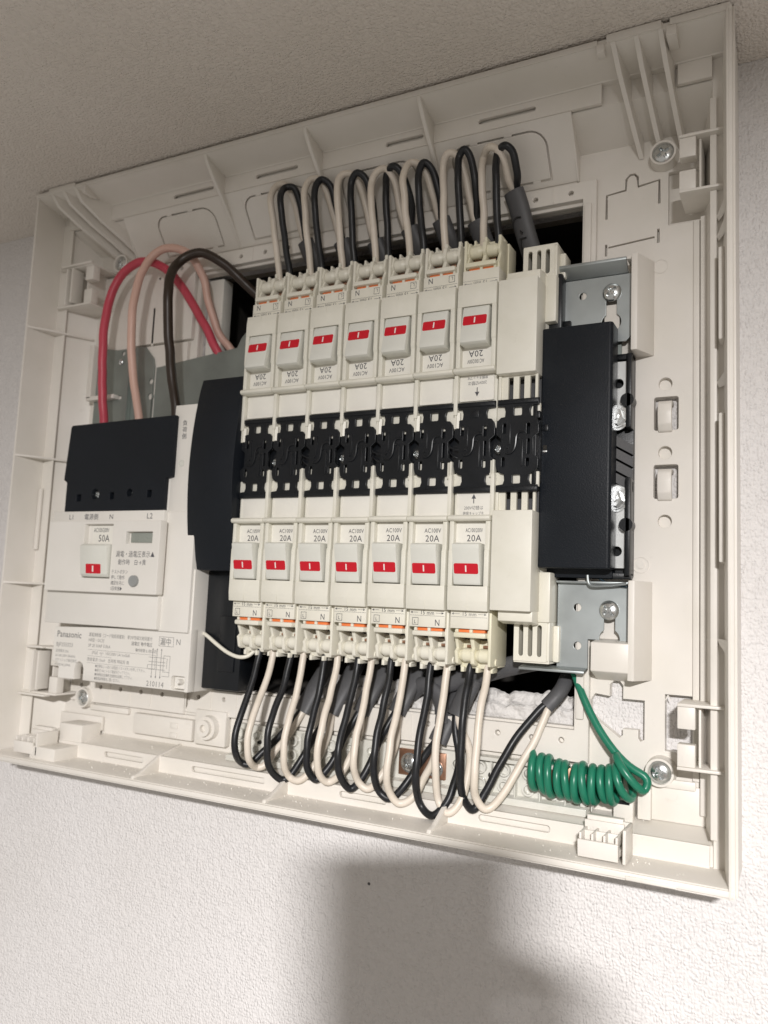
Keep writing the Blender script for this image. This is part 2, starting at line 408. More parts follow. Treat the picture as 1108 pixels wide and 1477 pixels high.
outer = [(-612, -127), (-54, -127), (-54, 330), (-612, 330)]
b = MB()
b.plate(outer, [opening, brcut, clipcut, slot1, slot2], .6, 3.6)
b.plate(outer, [opening, brcut, clipcut, trcut, slot1, slot2] + grooves + circs, 3.7, 8.2, bev=.25)
b.ring((-85.3, 234), 5.0, 4.4, 8.2, 8.6); b.ring((-96.5, 32), 5.4, 4.9, 8.2, 8.7); b.cyl((-96.5, 8, 32), (-96.5, 8.8, 32), 2.6)
b.done('base_plate', BOX, box)
# right-hand step strips along the base
b = MB(); b.prism([(-64.5, 8), (-64.2, 10.2), (-60.5, 10.2), (-59.8, 8)], 'z', -101, 262, .3); b.prism([(-59.4, 8.1), (-59.4, 14), (-52, 15), (-52, 8.1)], 'z', -120, 262, .3)
b.done('step_strip', BOX, box)
# mounting frame round the opening, with screw holes, sits proud of the base
fo = [(-466, -98), (-128, -98), (-128, 303), (-560, 303), (-560, 228), (-488, 228), (-488, 290), (-137.5, 290), (-137.5, -77.5), (-456, -77.5)]
fr_holes = [circ(x, z, 1.9, 14) for x, z in [(-172.2, 296), (-146.2, 296), (-145.8, -85), (-388, 296.5), (-437.8, 296.5), (-412, 296.5), (-530, 290), (-505, 296), (-190, -85), (-166, -85.5)] + [(-452 + 26.2 * k, -84.5) for k in range(9)]]
b = MB(); b.plate(fo, fr_holes, 8.3, 13, bev=.5)
for x in (-159, -185, -400, -425): b.box(x - .5, x + .5, 13, 13.5, 291, 302.5)
for k in range(11): b.box(-465 + 26.2 * k - .5, -465 + 26.2 * k + .5, 13, 13.5, -97, -78.5)
b.box(-136, -131, 13, 15.4, -70, 285, .6)
b.done('mounting_frame', BOX, box)
b = MB(); b.plate([(-600, -100), (-467, -100), (-467, -76), (-600, -76)], [circ(-588 + 24 * k, -86, 2.1, 14) for k in range(5)], 8.3, 13, bev=.4)
for k in range(5): b.box(-600 + 24 * k - .4, -600 + 24 * k + .4, 13, 13.5, -99, -77)
b.done('mounting_frame', BOX, box)
b = MB(); b.plate([(-604, 120), (-492, 120), (-492, 226), (-562, 226), (-562, 300), (-604, 300)], [circ(-510, 247 - 20, .01, 3), circ(-520, 200, 2.2, 14), circ(-548, 205, 2.2, 14)], 8.3, 12, bev=.4)
b.box(-540, -512, 12, 12.8, 238, 240); b.box(-535, -533, 12, 13, 226, 262)
b.done('raised_panel', BOX, box)
# lower recessed shelf details on the base, left of the terminal bars
b = MB(); b.box(-520, -455, 8.3, 15, -121, -104, .8); b.box(-500, -420, 8.3, 11, -100.5, -97, .6); b.box(-478, -470, 15, 16, -112.5, -108, .4); b.box(-478, -470, 15, 16, -120, -116, .4)
b.box(-576, -530, 8.3, 12, -107, -102, .8); b.box(-452, -420, 8.3, 15.5, -122, -94, 1.0)
b.done('shelf_block', BOX, box)
b = MB(); b.cyl((-436, 15, -107.5), (-436, 21, -107.5), 10, 28, 9.3); b.ring((-436, -107.5), 6.4, 3.0, 20.5, 24.5)
b.done('screw_boss', BOX, box)
# oval slots with bent straps
for z in (132.5, 87):
    b = MB(); b.prism([(-4.4, 0), (4.4, 0), (4.8, 1), (4.8, 1.2)], 'z', 0, .1) if False else None
    prof = [(1, z + 8.5), (9.5, z + 8), (12.5, z + 5.5), (13.2, z), (12.5, z - 8), (10, z - 12.5), (4, z - 14.5), (4, z - 12), (8, z - 10.5), (9.8, z - 7), (10.2, z), (9, z + 4), (6, z + 5.5), (1, z + 5.5)]
    b.prism(prof, 'x', -86.0, -77.2, .7)
    b.done('strap', BOX, box)
# ---- four screws on bosses in the corners
scr = None
for (x, z) in ((-82.9, 310.3), (-82.8, -97.2), (-578.3, 310.8), (-581.3, -96.5)):
    b = MB(); b.cyl((x, 8, z), (x, 14.5, z), 9.6, 32, 8.6); b.ring((x, z), 8.6, 7.2, 14.4, 17.2, 32)
    b.done('screw_boss', BOX, box)
    b = MB(); b.screwhead((x, z), 6.9, 14.6, 3.8, random.uniform(.2, 1.2)); b.done('screw', ZINC, box, origin=(x, 14, z))
# ---- walls
b = MB()                                                     # top wall, level part and ends
b.prism([(0, 371), (64, 369.2), (64, 365.5), (57, 362.6), (38, 358.5), (37.6, 357.6), (33, 357.4), (33, 343), (8.2, 325), (0, 325)], 'x', XL, -560, .0)
b.prism([(0, 371), (64, 369.2), (64, 365.5), (57, 362.6), (38, 358.5), (37.6, 357.6), (33, 357.4), (33, 343), (8.2, 325.4), (0, 325)], 'x', -141, XR, .0)
b.prism([(0, 371), (64, 369.2), (64, 365.5), (57, 362.6), (38, 358.5), (37.6, 357.6), (33, 357.4), (33, 342.5), (6, 305), (0, 305)], 'x', -560, -141, .0)
b.prism([(64, 365.5), (65.2, 365.5), (65.2, 369.4), (64, 369.2)], 'x', XL, -117, .3); b.prism([(64, 366.5), (65.2, 366.5), (65.2, 371.2), (64, 371.2)], 'x', -72, XR, .3)
b.done('top_wall', BOX, box)
# riser strips with slots (top and bottom)
TS = [(-498, -453), (-408, -366), (-285, -253), (-209, -166)]
b = MB()
b.plate([(-628, 343.5), (-120, 343.5), (-120, 357.5), (-628, 357.5)], [rrect(a, 349.4, c, 353.2, 1.8) for a, c in TS], 34.2, 37.4, bev=.3)
b.plate([(-71, 343.5), (-50, 343.5), (-50, 357.5), (-71, 357.5)], [], 34.2, 37.4, bev=.3)
b.done('slotted_strip', BOX, box)
# sloped panel with knockouts
U = (1, 0, 0); Vv = (37.4 - 8.5, 0, 0)
nrm = math.hypot(28.5, 37.5)
V = (28.5 / nrm, 37.5 / nrm)   # (h,z) unit up the slope
fr = lambda: ((0, 8.5 + 0.6, 306.2), (1, 0, 0), (0, V[0], V[1]))
KO = [(-523, -459), (-417, -352), (-327, -262), (-231, -159)]
KO = [(-523, -457), (-425, -359), (-329, -262), (-233, -160)]
def koshape(a, c, g): return rrect(a + g, 4 + g, c - g, 40 - g, 3, 6, (.6, .6, 13 - g, 11 - g))
b = MB(); b.plate([(-558, 0), (-141, 0), (-141, nrm - 1), (-558, nrm - 1)], [koshape(a, c, 0) for a, c in KO], 0, 2.2, frame=fr(), bev=.25)
b.done('sloped_panel', BOX, box)
for a, c in KO:
    b = MB(); b.plate(koshape(a, c, 1.35), [], 0, 1.9, frame=((0, 9.2, 306.3), U, (0, *V)), bev=.5)
    w = c - a
    for (x0, x1, y0, y1) in ((a + w * .22, a + w * .30, 38.6, 41), (a + w * .58, a + w * .66, 38.6, 41), (a + w * .35, a + w * .45, 3, 5.4), (a + w * .8, a + w * .88, 3, 5.4)):
        b.plate([(x0, y0), (x1, y0), (x1, y1), (x0, y1)], [], 0, 2.1, frame=((0, 9.3, 306.4), U, (0, *V)))
    b.done('knockout_panel', BOX, box)
# gussets in the top wall
def gus(x, poly, name='gusset', t=3.0):
    b = MB(); b.prism(poly, 'x', x - t / 2, x + t / 2, .5); b.done(name, BOX, box)
for x in (-442, -343.5, -245.5):
    gus(x, [(64, 366.5), (62, 361), (52, 350), (38, 337), (24, 323), (9, 305.5), (7, 308), (36, 345), (37, 358)])
for x in (-142, -559):
    gus(x, [(37, 345), (10, 305.5), (8, 305.5), (8, 328), (37, 345)][:4], t=1.6)
# fins at both ends of the top wall
for i, (x, xb) in enumerate([(-108.6, -99.6), (-94, -86.5), (-79.2, -72.5)]):
    b = MB(); p = [(64.5, 370), (64.5, 365.6), (52, 351), (30, 331), (9, 313), (8.5, 324), (33, 350), (37, 362), (40, 369)]
    A = [(x + (xb - x) * (64 - h) / 56, h, z) for h, z in p]; b.hull(A, None, (3.0, 0, 0)); b.done('fin', BOX, box)
for i, (x, xb) in enumerate([(-624, -584), (-609, -571), (-594, -558)]):
    b = MB(); p = [(64.5, 370), (64.5, 365.6), (59, 355), (42, 340), (26, 328), (9, 314), (8.5, 322), (33, 350), (37, 362), (40, 369)]
    A = [(x + (xb - x) * (64 - h) / 56, h, z) for h, z in p]; b.hull(A, None, (3.4, 0, 0)); b.done('fin', BOX, box)
# raised collars on the lip either side of the fins
for q in ((-111, -77, 62, 66, 366.2, 371.0), (-117.5, -112.5, 58, 65.6, 360, 366), (-74, -68, 50, 65.6, 359, 366), (-626, -592, 62, 66, 366.2, 371.0), (-582, -578, 50, 65.6, 359, 367)):
    b = MB(); b.box(*q, .4); b.done('lip_collar', BOX, box)
# bottom wall
b = MB()
b.prism([(0, -150.5), (64, -149.6), (64, -145.2), (60, -144.2), (36, -144), (31, -144), (31, -132.4), (8, -126.5), (0, -126)], 'x', XL + 6, XR)
b.prism([(64, -149.8), (65.4, -149.2), (65.4, -146), (64, -145.6)], 'x', XL + 8, XR, .25)
b.prism([(61.5, -150.8), (63.2, -150.8), (63.2, -149.5), (61.5, -149.5)], 'x', XL + 8, XR, .2)
b.done('bottom_wall', BOX, box)
BS = [(-531, -487), (-436, -365), (-300, -262), (-194, -146)]
b = MB(); b.plate([(-604, -144.5), (-52, -144.5), (-52, -131.6), (-604, -131.6)], [rrect(a, -139.6, c, -135.2, 2) for a, c in BS], 32, 35, bev=.3)
b.done('slotted_strip', BOX, box)
for x in (-471, -345.5, -217):
    gus(x, [(64, -146.5), (62.5, -143), (56, -141.6), (34, -130.8), (9, -125.4), (8, -127), (31, -133), (33, -144.8)])
# left wall
b = MB()
b.prism([(XL + 2, 0), (XL, 64), (XL + 2.2, 64), (-637, 34), (-628, 33), (-613, 9), (-611, 8), (-611, 0)], 'z', -149, 369)
b.done('left_wall', BOX, box)
b = MB()
b.plate([(-13, -135), (0, -135), (0, 350), (-13, 350)], [], 0, 1.2, frame=((-624.5, 35.2, 0), (1, 0, 0), (0, 0, 1)), bev=.2)
b.done('riser_strip', BOX, box)
b = MB(); b.box(-636.5, -632.5, 36, 38.5, 35, 92, .6); b.done('raised_pad', BOX, box)
for z in (119, 3, 208 + 32):
    b = MB(); b.hull([(XL + 2.4, 64, z), (-631, 50, z), (-624, 37, z), (-611, 12, z), (-614, 8, z), (-634, 33, z), (-640, 36, z)], None, (0, 0, 1.8)); b.done('gusset', BOX, box)
# right wall
b = MB()
b.prism([(XR, 0), (XR + .8, 64.6), (XR - 2.6, 64.6), (XR - 3.2, 62), (-44, 34), (-50, 33), (-57, 9), (-58, 8), (-58, 0)], 'z', -149.5, 370)
b.prism([(XR - 1.2, 64.6), (XR - 1.2, 65.6), (XR - 2.4, 65.6), (XR - 2.4, 64.6)], 'z', -149.5, 370, .15)
b.prism([(XR + .6, 59), (XR + 2.2, 59), (XR + 2.2, 61.6), (XR + .7, 61.6)], 'z', -149.5, 370, .3)
b.done('right_wall', BOX, box)
b = MB(); b.box(-51.5, -47.5, 33, 35.5, -128, 330, .4); b.done('riser_strip', BOX, box)
b = MB(); b.box(-45.5, -42, 36, 49, 32, 132 - 11, .8); b.box(-45.5, -42, 36, 49, 166, 224, .8); b.done('raised_pad', BOX, box)
for z in (142, 236, -14, 249):
    b = MB(); b.hull([(-40.2, 62, z), (-47, 36, z), (-50, 33, z - .4), (-57.2, 9.5, z - 1), (-47, 33, z - 2), (-42, 50, z - 5), (-40.2, 60, z - 8)][:7], None, (0, 0, 1.6)); b.done('gusset', BOX, box)
# C clips
def clip(sgn, xa, xb, z0, z1, hh=40):
    b = MB()
    b.box(xa, xb, 8, hh, z1 - 1.8, z1, .4); b.box(xa, xb, 8, hh, z0, z0 + 1.8, .4)
    zt = (z1 - z0) * .34
    x1 = xa + sgn * 10
    b.box(xa, x1, hh - 9, hh - 1, z1 - 1.8 - zt, z1 - 1.9, .5); b.box(xa, x1, hh - 9, hh - 1, z0 + 1.9, z0 + 1.8 + zt, .5)
    b.box(xa + sgn * 11.4, xa + sgn * 12.8, 10, hh - 6, z0 + 1.7, z1 - 1.7, .3)
    b.done('clip', BOX, box)
clip(1, -69.5, -43, 267.5, 306.5); clip(1, -69.5, -43, -90, -51.5)
clip(-1, -588.5, -633, 264.5, 304); clip(-1, -590, -633, -94, -52)
for (x, z0, z1) in ((-612, 268, 301), (-619, 266, 301), (-612, -90, -56), (-619, -92, -56)):
    b = MB(); b.box(x - 1, x + 1, 30, 43, z0, z1, .4); b.done('clip_bar', BOX, box)
for q in ((-627, -606, 36, 44, -53.5, -51.6), (-633, -600, 36, 44, -95.5, -93.6), (-629, -588, 40, 43, 303, 305)):
    b = MB(); b.box(*q, .4); b.done('clip_bar', BOX, box)
# hinge combs on the bottom wall
def comb(x0, x1, h, z):
    b = MB(); w = x1 - x0
    b.prism([(h, z), (h + 1, z + 10), (h - 1.5, z + 10), (h - 3, z)], 'x', x0, x1, .4)
    for k in range(4):
        x = x0 + 1.2 + (w - 2.4) * k / 3; b.box(x - .7, x + .7, h - 19, h - 1, z + 8, z + 13.5, .25)
    b.box(x0, x1, h - 19, h - 17, z + 7, z + 17.5, .35); b.box(x0 + 2, x1 - 1, h - 9.8, h - 8.6, z + 7, z + 13.5, .25)
    b.box(x0 + 1, x1 - 1, h - 24, h - 19, z + 12, z + 20, .35)
    b.box(x0, x1, h - 26, h - 2, z + 2, z + 5, .3)
    b.box(x1 + 2.4, x1 + 4.2, h - 22, h, z - .5, z + 18.5, .35); b.box(x1 - 2, x1 + 4, h - 22, h - 20, z, z + 18.5, .35)
    b.done('hinge_comb', BOX, box)
comb(-121.8, -98.4, 62, -142.5)
comb(-612, -588, 60, -141.5)
b = MB(); b.box(-592, -562, 33, 60, -146, -134, .8); b.box(-588, -560, 12, 34, -133, -117, .8); b.box(-612, -560, 9, 12, -124, -112, .6); b.done('hinge_block', BOX, box)
b = MB(); b.box(-94, -53.6, 8.3, 11, -127, -104.5, .5); b.box(-96, -88, 11, 16, -127, -106, .5); b.box(-110, -98, 8.3, 20, -131, -114, .6); b.box(-84, -62, 11, 13, -106.5, -101, .8); b.done('corner_plate', BOX, box)
b = MB(); b.box(-107, -100, 20.1, 20.6, -118.6, -116.2); b.done('dark_slot', BLK, box)
b = MB(); b.box(-93.5, -66, 63.5, 66.2, -149.8, -147.4, .4); b.plate([(-132, 0), (-128, 4), (-128, 10)], [], 0, 1) if False else None; b.done('lip_tab', BOX, box)
# moulded marks
b = MB()
b.text('K 110-28', -76.5, -8, 8.5, 8.25, rot=-math.pi / 2, thick=.0)
for v in b.bm.verts: pass
b.text('>PS<', -76.5, 8 - 62, 7.5, 8.25, rot=-math.pi / 2, thick=0)
b.done('moulded_lettering', BOX, box)

# flecks of dust lying on the ledges of the box
b = MB()
for k in range(150):
    if k < 110: x, h, z = random.uniform(-600, -60), random.uniform(38, 61), -143.7
    else: x, h, z = random.uniform(-560, -60), random.uniform(12, 30), -127 - random.uniform(0, .1)
    if k >= 110: z = -132.2 + (31 - h) / 23 * 5.9
    r = random.uniform(.22, .6); b.cyl((x, h, z), (x + .3, h + .2, z + r), r, 5, r * .4)
dst = b.done('dust_specks', PAPER, label='white dust specks scattered along the bottom ledge of the box', cat='dust', kind='stuff')

# ================================================================== STEEL CHASSIS
ch = thing('steel_chassis', 'galvanised steel mounting chassis behind the breakers, its drilled ends showing at both sides', 'metal bracket', (-300, 8, 108))
def keyhole(x, z, r1, r2, dz):
    P = []
    for k in range(13): a = math.pi * (-.0) + math.pi * k / 12; P.append((x + r1 * math.cos(a), z + r1 * math.sin(a)))
    zz = z - dz
    for k in range(17): a = math.pi - .25 * 0 + (math.pi * k / 16) + 0.0; P.append((x + r2 * math.cos(a + 0), zz + r2 * math.sin(a)))
    # build as neck + bulb
    P = [(x + r1 * math.cos(a), z + r1 * math.sin(a)) for a in [math.pi * k / 10 for k in range(11)]]
    a0 = math.asin(min(1, r1 / r2))
    P += [(x + r2 * math.sin(-a0 - (2 * math.pi - 2 * a0) * k / 20), zz + r2 * math.cos(-a0 - (2 * math.pi - 2 * a0) * k / 20)) for k in range(21)]
    return P
b = MB(); b.plate([(-440, 55), (-110, 55), (-110, 190), (-440, 190)], [], 9, 11); b.done('rail', STEELB, ch)
b = MB()
b.plate([(-151, 182), (-106, 182), (-101.5, 187), (-101.5, 229), (-151, 229)], [circ(-135.6, 217, 2.6), keyhole(-116, 216, 3.6, 6.6, 20)], 14.5, 16.2, bev=.2)
b.prism([(14.5, 229), (17, 229.4), (24, 236), (24, 238), (22.5, 238), (15.5, 231.4), (14.5, 231)], 'x', -151, -105, .3)
b.done('bracket_plate', STEEL, ch)
b = MB()
b.plate([(-149, -38), (-128.5, -38), (-128.5, -18), (-102, -18), (-102, 18), (-149, 18)], [circ(-135.7, 2.6, 2.6), circ(-135.3, -22.5, 2.6), keyhole(-114.6, 1.0, 3.6, 6.6, 18)], 14.5, 16.2, bev=.2)
b.prism([(14.5, -38), (26, -40), (26, -38.4), (16, -36.5)], 'x', -172, -128.5, .2); b.prism([(14.5, 17.8), (21, 18.6), (21, 20), (14.5, 19.6)], 'x', -149, -102, .2)
b.tube([(-128, 22, 24), (-127, 22, 17.5), (-121, 22, 17), (-103, 22, 19)], 1.0, 8, 4)
b.done('bracket_plate', STEEL, ch)
for x, z in ((-115.6, 216.8), (-114.8, 1.6)):
    b = MB(); b.screwhead((x, z), 6.4, 16.4, 3.8, .75); b.done('screw', ZINC, ch)
b = MB()
b.plate([(-601, 120), (-528, 120), (-528, 206), (-530, 214), (-541, 226), (-575, 226), (-587, 228), (-601, 230)], [circ(-568, 222, 2.2), circ(-530.9, 192, 2.6), circ(-530.5, 178, 3.4), circ(-566, 152, 2.4), rrect(-583, 178, -566, 181.5, 1.7)], 12.5, 14, bev=.2)
b.prism([(14, -556), (17, -556), (17, -554.8), (14, -554.8)][:4] and [(-556, 14), (-556, 19), (-554, 19), (-554, 14)], 'z', 120, 205, .2)
b.done('bracket_plate', STEELB, ch)
b = MB(); b.plate([(-527, 60), (-395, 60), (-395, 250), (-404, 250), (-432, 222), (-436, 214), (-527, 205)], [circ(-514, 150, 2.4)], 11.4, 12.2, bev=.2)
b.done('tray_plate', STEELB, ch)
b = MB(); b.screwhead((-570, 214), 3, 14.2, 2.2, .4, n=18); b.done('screw', ZINC, ch)
# white plastic bracket holders that belong to the box
b = MB()
b.prism([(-101, 8), (-101, 27), (-97, 27), (-89, 8)], 'z', 172, 238, .5); b.box(-105, -97, 8, 23, 236.2, 238.6, .4)
b.done('bracket_holder', BOX, box)
b = MB(); b.prism([(-101, 8), (-101, 27), (-97, 27), (-89, 8)], 'z', -42, 21, .5); b.prism([(8, -44), (27.4, -37.4), (27.4, -19), (8, -17)], 'x', -124, -100.2, .7)
b.done('bracket_holder', BOX, box)
b = MB(); b.box(-606, -600, 8, 20, 180, 232, .6); b.box(-606, -570, 8, 20, 178, 182, .6); b.box(-606, -590, 8, 14, 229, 233, .4); b.done('bracket_holder', BOX, box)
b = MB(); b.box(-121, -111, 9, 14, 189, 209); b.done('holder_block', BOX, box)

# ================================================================== BRANCH BREAKERS
ZC = 110.4
def breaker_proto(two_pole=False):
    """lower-row breaker in its own frame: x 0..29.6, z absolute; origin in its middle"""
    W = 29.6
    O_ = (W / 2, 8, ZC)
    t = thing('circuit_breaker', 'x', 'circuit breaker', O_)
    # case
    b = MB()
    b.box(.5, W - .5, 8.5, 43.6, -1.5, 99.5, .3)
    b.box(.3, 3.3, 43, 50.6, 14, 58.2, .35); b.box(W - 3.6, W - .5, 43, 50.6, 14, 58.2, .35)
    b.prism([(43, -2.2), (50.6, -2.2), (51.4, 4), (51.4, 14.2), (43, 14.2)], 'x', .35, W - .75, .45)
    b.prism([(46, 14), (51.2, 14), (51.2, 37), (50.4, 39.5), (46, 39.5)], 'x', .25, 3.5, .35); b.prism([(46, 14), (51.2, 14), (51.2, 37), (50.4, 39.5), (46, 39.5)], 'x', W - 3.9, W - .6, .35)
    b.box(1.0, 3.2, 44, 49.6, 39, 57, .2)
    b.prism([(43.5, 57.8), (52.2, 57.8), (53.6, 59), (53.6, 60.6), (52, 61.8), (43.5, 61.8)], 'x', -.25, W - .1, .4)
    b.box(W - 1.9, W + .75, 41, 48.6, 61.5, 90, .3); b.prism([(W - 3.5, 46.5), (W - 1.4, 47.5), (W - 1.4, 41), (W - 3.5, 41)], 'z', 88, 99)
    b.box(W - 1.1, W + .15, 41, 48.0, 90, 99.5, .2)
    b.box(W / 2 - .12, W / 2 + .12, 51.3, 51.5, -1.8, 14)
    b.done('case', BRK, t)
    b = MB(); b.box(3.2, W - 3.4, 43.4, 45.6, 39, 57.6); b.done('rating_label', PAPER, t)
    # strip window
    b = MB(); b.box(2.2, W - 2.0, 43.5, 44.6, 61.8, 79.8, .2)
    b.plate(rrect(2.4, 62, W - 2.2, 80, 1), [rrect(3.1, 62.6, W - 2.9, 79.2, 1)], 44.4, 45.1)
    b.done('name_strip', PAPER, t)
    # terminal cover with lines
    b = MB(); b.box(1.0, W - 1.8, 30, 45.6, -14.2, -1.5, .35); b.done('terminal_cover', BRKO, t)
    # handle
    b = MB(); b.prism([(45, 42.6), (54.5, 42.8), (57.4, 41.6), (56.9, 38.5), (52.3, 16.3), (51.6, 14.9), (45, 14.9)], 'x', 5.0, W - 5.6, .45)
    h_ = b.done('handle', HAND_G, t)
    # slope from (56.9,38.5) to (52.3,16.3)
    dv = Vector((56.9 - 52.3, 38.5 - 16.3)); dv.normalize()
    Of = (0, 52.3, 16.3); Vf = (0, dv.x, dv.y)
    b = MB(); b.plate(rrect(5.9, 5.9, W - 6.5, 12.9, 1.1), [], 0, .5, frame=((Of[0], Of[1] + .25, Of[2]), (1, 0, 0), Vf), bev=.05); b.done('red_mark', RED, t)
    b = MB(); xm = W / 2 - .3; b.plate([(xm - .45, 7.2), (xm + .45, 7.2), (xm + .45, 11.5), (xm - .45, 11.5)], [], 0, .3, frame=((Of[0], Of[1] + .5, Of[2]), (1, 0, 0), Vf)); b.done('on_mark', WMARK, t)
    # release levers
    for x0, x1 in ((6.2, 14.0), (16.4, 24.6)):
        b = MB(); b.box(x0, x1, 34, 42.4, -17.0, -14.4, .25); b.done('release_lever', ORG, t)
    BM_ = YEL if two_pole else BRKO
    b = MB()
    b.box(3.6, W - 3.2, 36, 46.2, -20.2, -16.6, 1.1); b.box(4.2, 6.0, 34, 43.6, -18, -14.2, .2); b.box(14.2, 16.2, 34, 43.6, -18, -14.2, .2)
    b.done('lever_bar', BM_, t)
    b = MB()
    b.box(1.6, W - 1.2, 8.5, 24, -40, -1, .4)                                   # block behind
    b.prism([(24, -41), (29.5, -41), (31, -36), (28, -22), (24, -20)], 'x', 3.0, W - 2.4, .4)
    for x0, x1 in ((2.6, 4.8), (13.6, 16.4), (W - 3.6, W - .7)):
        b.prism([(22, -38.6), (36, -38.8), (38.4, -37.5), (40.6, -29.6), (37.6, -27.4), (41.4, -19.6), (40.8, -14.4), (22, -14.4)], 'x', x0, x1, .45)
    b.box(4.6, 6.8, 20, 33, -43.6, -40, .3); b.box(15.4, 17.4, 20, 33, -43.6, -40, .3); b.box(24.8, 26.4, 20, 30, -43.6, -40, .3)
    b.cyl((W - .9, 31, -36.2), (W + .3, 31, -36.2), 2.4, 14)
    b.box(W - 2.6, W - .6, 10, 42, -38.5, -1.5, .4)
    b.done('terminal_block', BM_, t)
    for x0, x1 in ((5.0, 13.4), (16.6, W - 3.8)):
        b = MB(); b.cyl((x0, 34.2, -32.0), (x0 + (x1 - x0) * .34, 34.2, -32.0), 3.4, 20, 4.8); b.cyl((x0 + (x1 - x0) * .34, 34.2, -32.0), (x1, 34.2, -32.0), 4.8, 20, 4.5)
        b.done('terminal_barrel', BM_, t, angle=50)
        b = MB(); b.box(x0 + 3.4, x1 - .6, 27.5, 32.4, -27.2, -25.2, .2); b.done('terminal_clamp', COPPER, t)
        b = MB(); b.box(x0 + .2, x1 + .1, 24.8, 27.8, -27, -16, .1); b.done('terminal_recess', CAVITY, t)
    # print
    b = MB()
    if two_pole:
        b.text('AC100/200V', 16.2, 50.6, 4.0, 45.6, 'CENTER', sx=.56, thick=.05, bold=.03)
        b.text('200V切替は', W / 2, 66.2, 3.1, 44.6, 'CENTER', sx=.85, thick=.05); b.text('絶縁キャップを', W / 2, 62.6, 2.6, 44.6, 'CENTER', sx=.82, thick=.05)
        b.prism([(W / 2 - 1.6, 73.6), (W / 2 + 1.6, 73.6), (W / 2, 76.8)], 'h', 44.6, 44.75); b.box(W / 2 - .3, W / 2 + .3, 44.6, 44.72, 70.4, 73.6)
    else:
        b.text('AC100V', 16.4, 50.6, 4.3, 45.6, 'CENTER', sx=.80, thick=.05, bold=.03)
    b.text('20A', 16.2, 44.4, 6.4, 45.6, 'CENTER', sx=.96, thick=.05, bold=.03)
    b.done('rating_print', INK, t, smooth=False)
    b = MB(); hh = 45.6
    b.text('15 mm', W / 2 - .3, -5.7, 3.8, hh, 'CENTER', sx=.95, thick=.05, bold=.02)
    b.box(2.0, 7.6, hh, hh + .06, -4.5, -4.25); b.box(20.8, 26.6, hh, hh + .06, -4.5, -4.25)
    b.prism([(1.8, -4.4), (3.4, -3.6), (3.4, -5.2)], 'h', hh, hh + .07); b.prism([(26.8, -4.4), (25.2, -3.6), (25.2, -5.2)], 'h', hh, hh + .07)
    b.box(1.4, W - 2.2, hh, hh + .05, -6.5, -6.32)
    if not two_pole:
        b.text('N', 20.2, -12.9, 6.0, hh, 'LEFT', sx=.85, thick=.05, bold=.03)
        b.text('L', 4.7, -11.9, 3.5, hh, 'LEFT', sx=.9, thick=.05, bold=.015)
        for q in ((3.4, 8.0, -8.2, -7.9), (3.4, 8.0, -12.9, -12.6), (3.4, 3.7, -12.9, -7.9), (7.7, 8.0, -12.9, -7.9)): b.box(q[0], q[1], hh, hh + .06, q[2], q[3])
    b.done('terminal_print', INKL if two_pole else INK, t, smooth=False)
    return t
P1 = breaker_proto(False); P2 = breaker_proto(True)
X0 = -397.7; PITCH = 30.4
ords = ['leftmost', 'second from left', 'third from left', 'middle', 'fifth from left', 'sixth from left']
used = {}
for row in ('upper', 'lower'):
    for i in range(7):
        src = P2 if i == 6 else P1
        if src.name in used: o = copy_thing(src)
        else: o = src; used[src.name] = 1
        xc = X0 + PITCH * i + 14.8 - (.7 if row == 'lower' and i < 6 else 0) * (6 - i) * .12
        o.location = (xc * S, (-8 + random.uniform(-.35, .35)) * S, (ZC - (0.9 if row == 'lower' else 0) + random.uniform(-.35, .35)) * S)
        o['_o'] = [xc, 8, ZC]
        o.rotation_euler = (0, math.pi if row == 'upper' else 0, 0)
        if i < 6:
            o['label'] = f"{ords[i]} of the upside-down 20A AC100V breakers in the upper row, red on mark" if row == 'upper' else f"{ords[i]} of the upright 20A AC100V breakers in the lower row, red on mark"
        else:
            o['label'] = 'upside-down 20A AC100/200V breaker with yellowed terminals at the right end of the upper row' if row == 'upper' else 'upright 20A AC100/200V breaker with yellowed terminals at the right end of the lower row'
        o['group'] = 'branch circuit breakers in two rows'

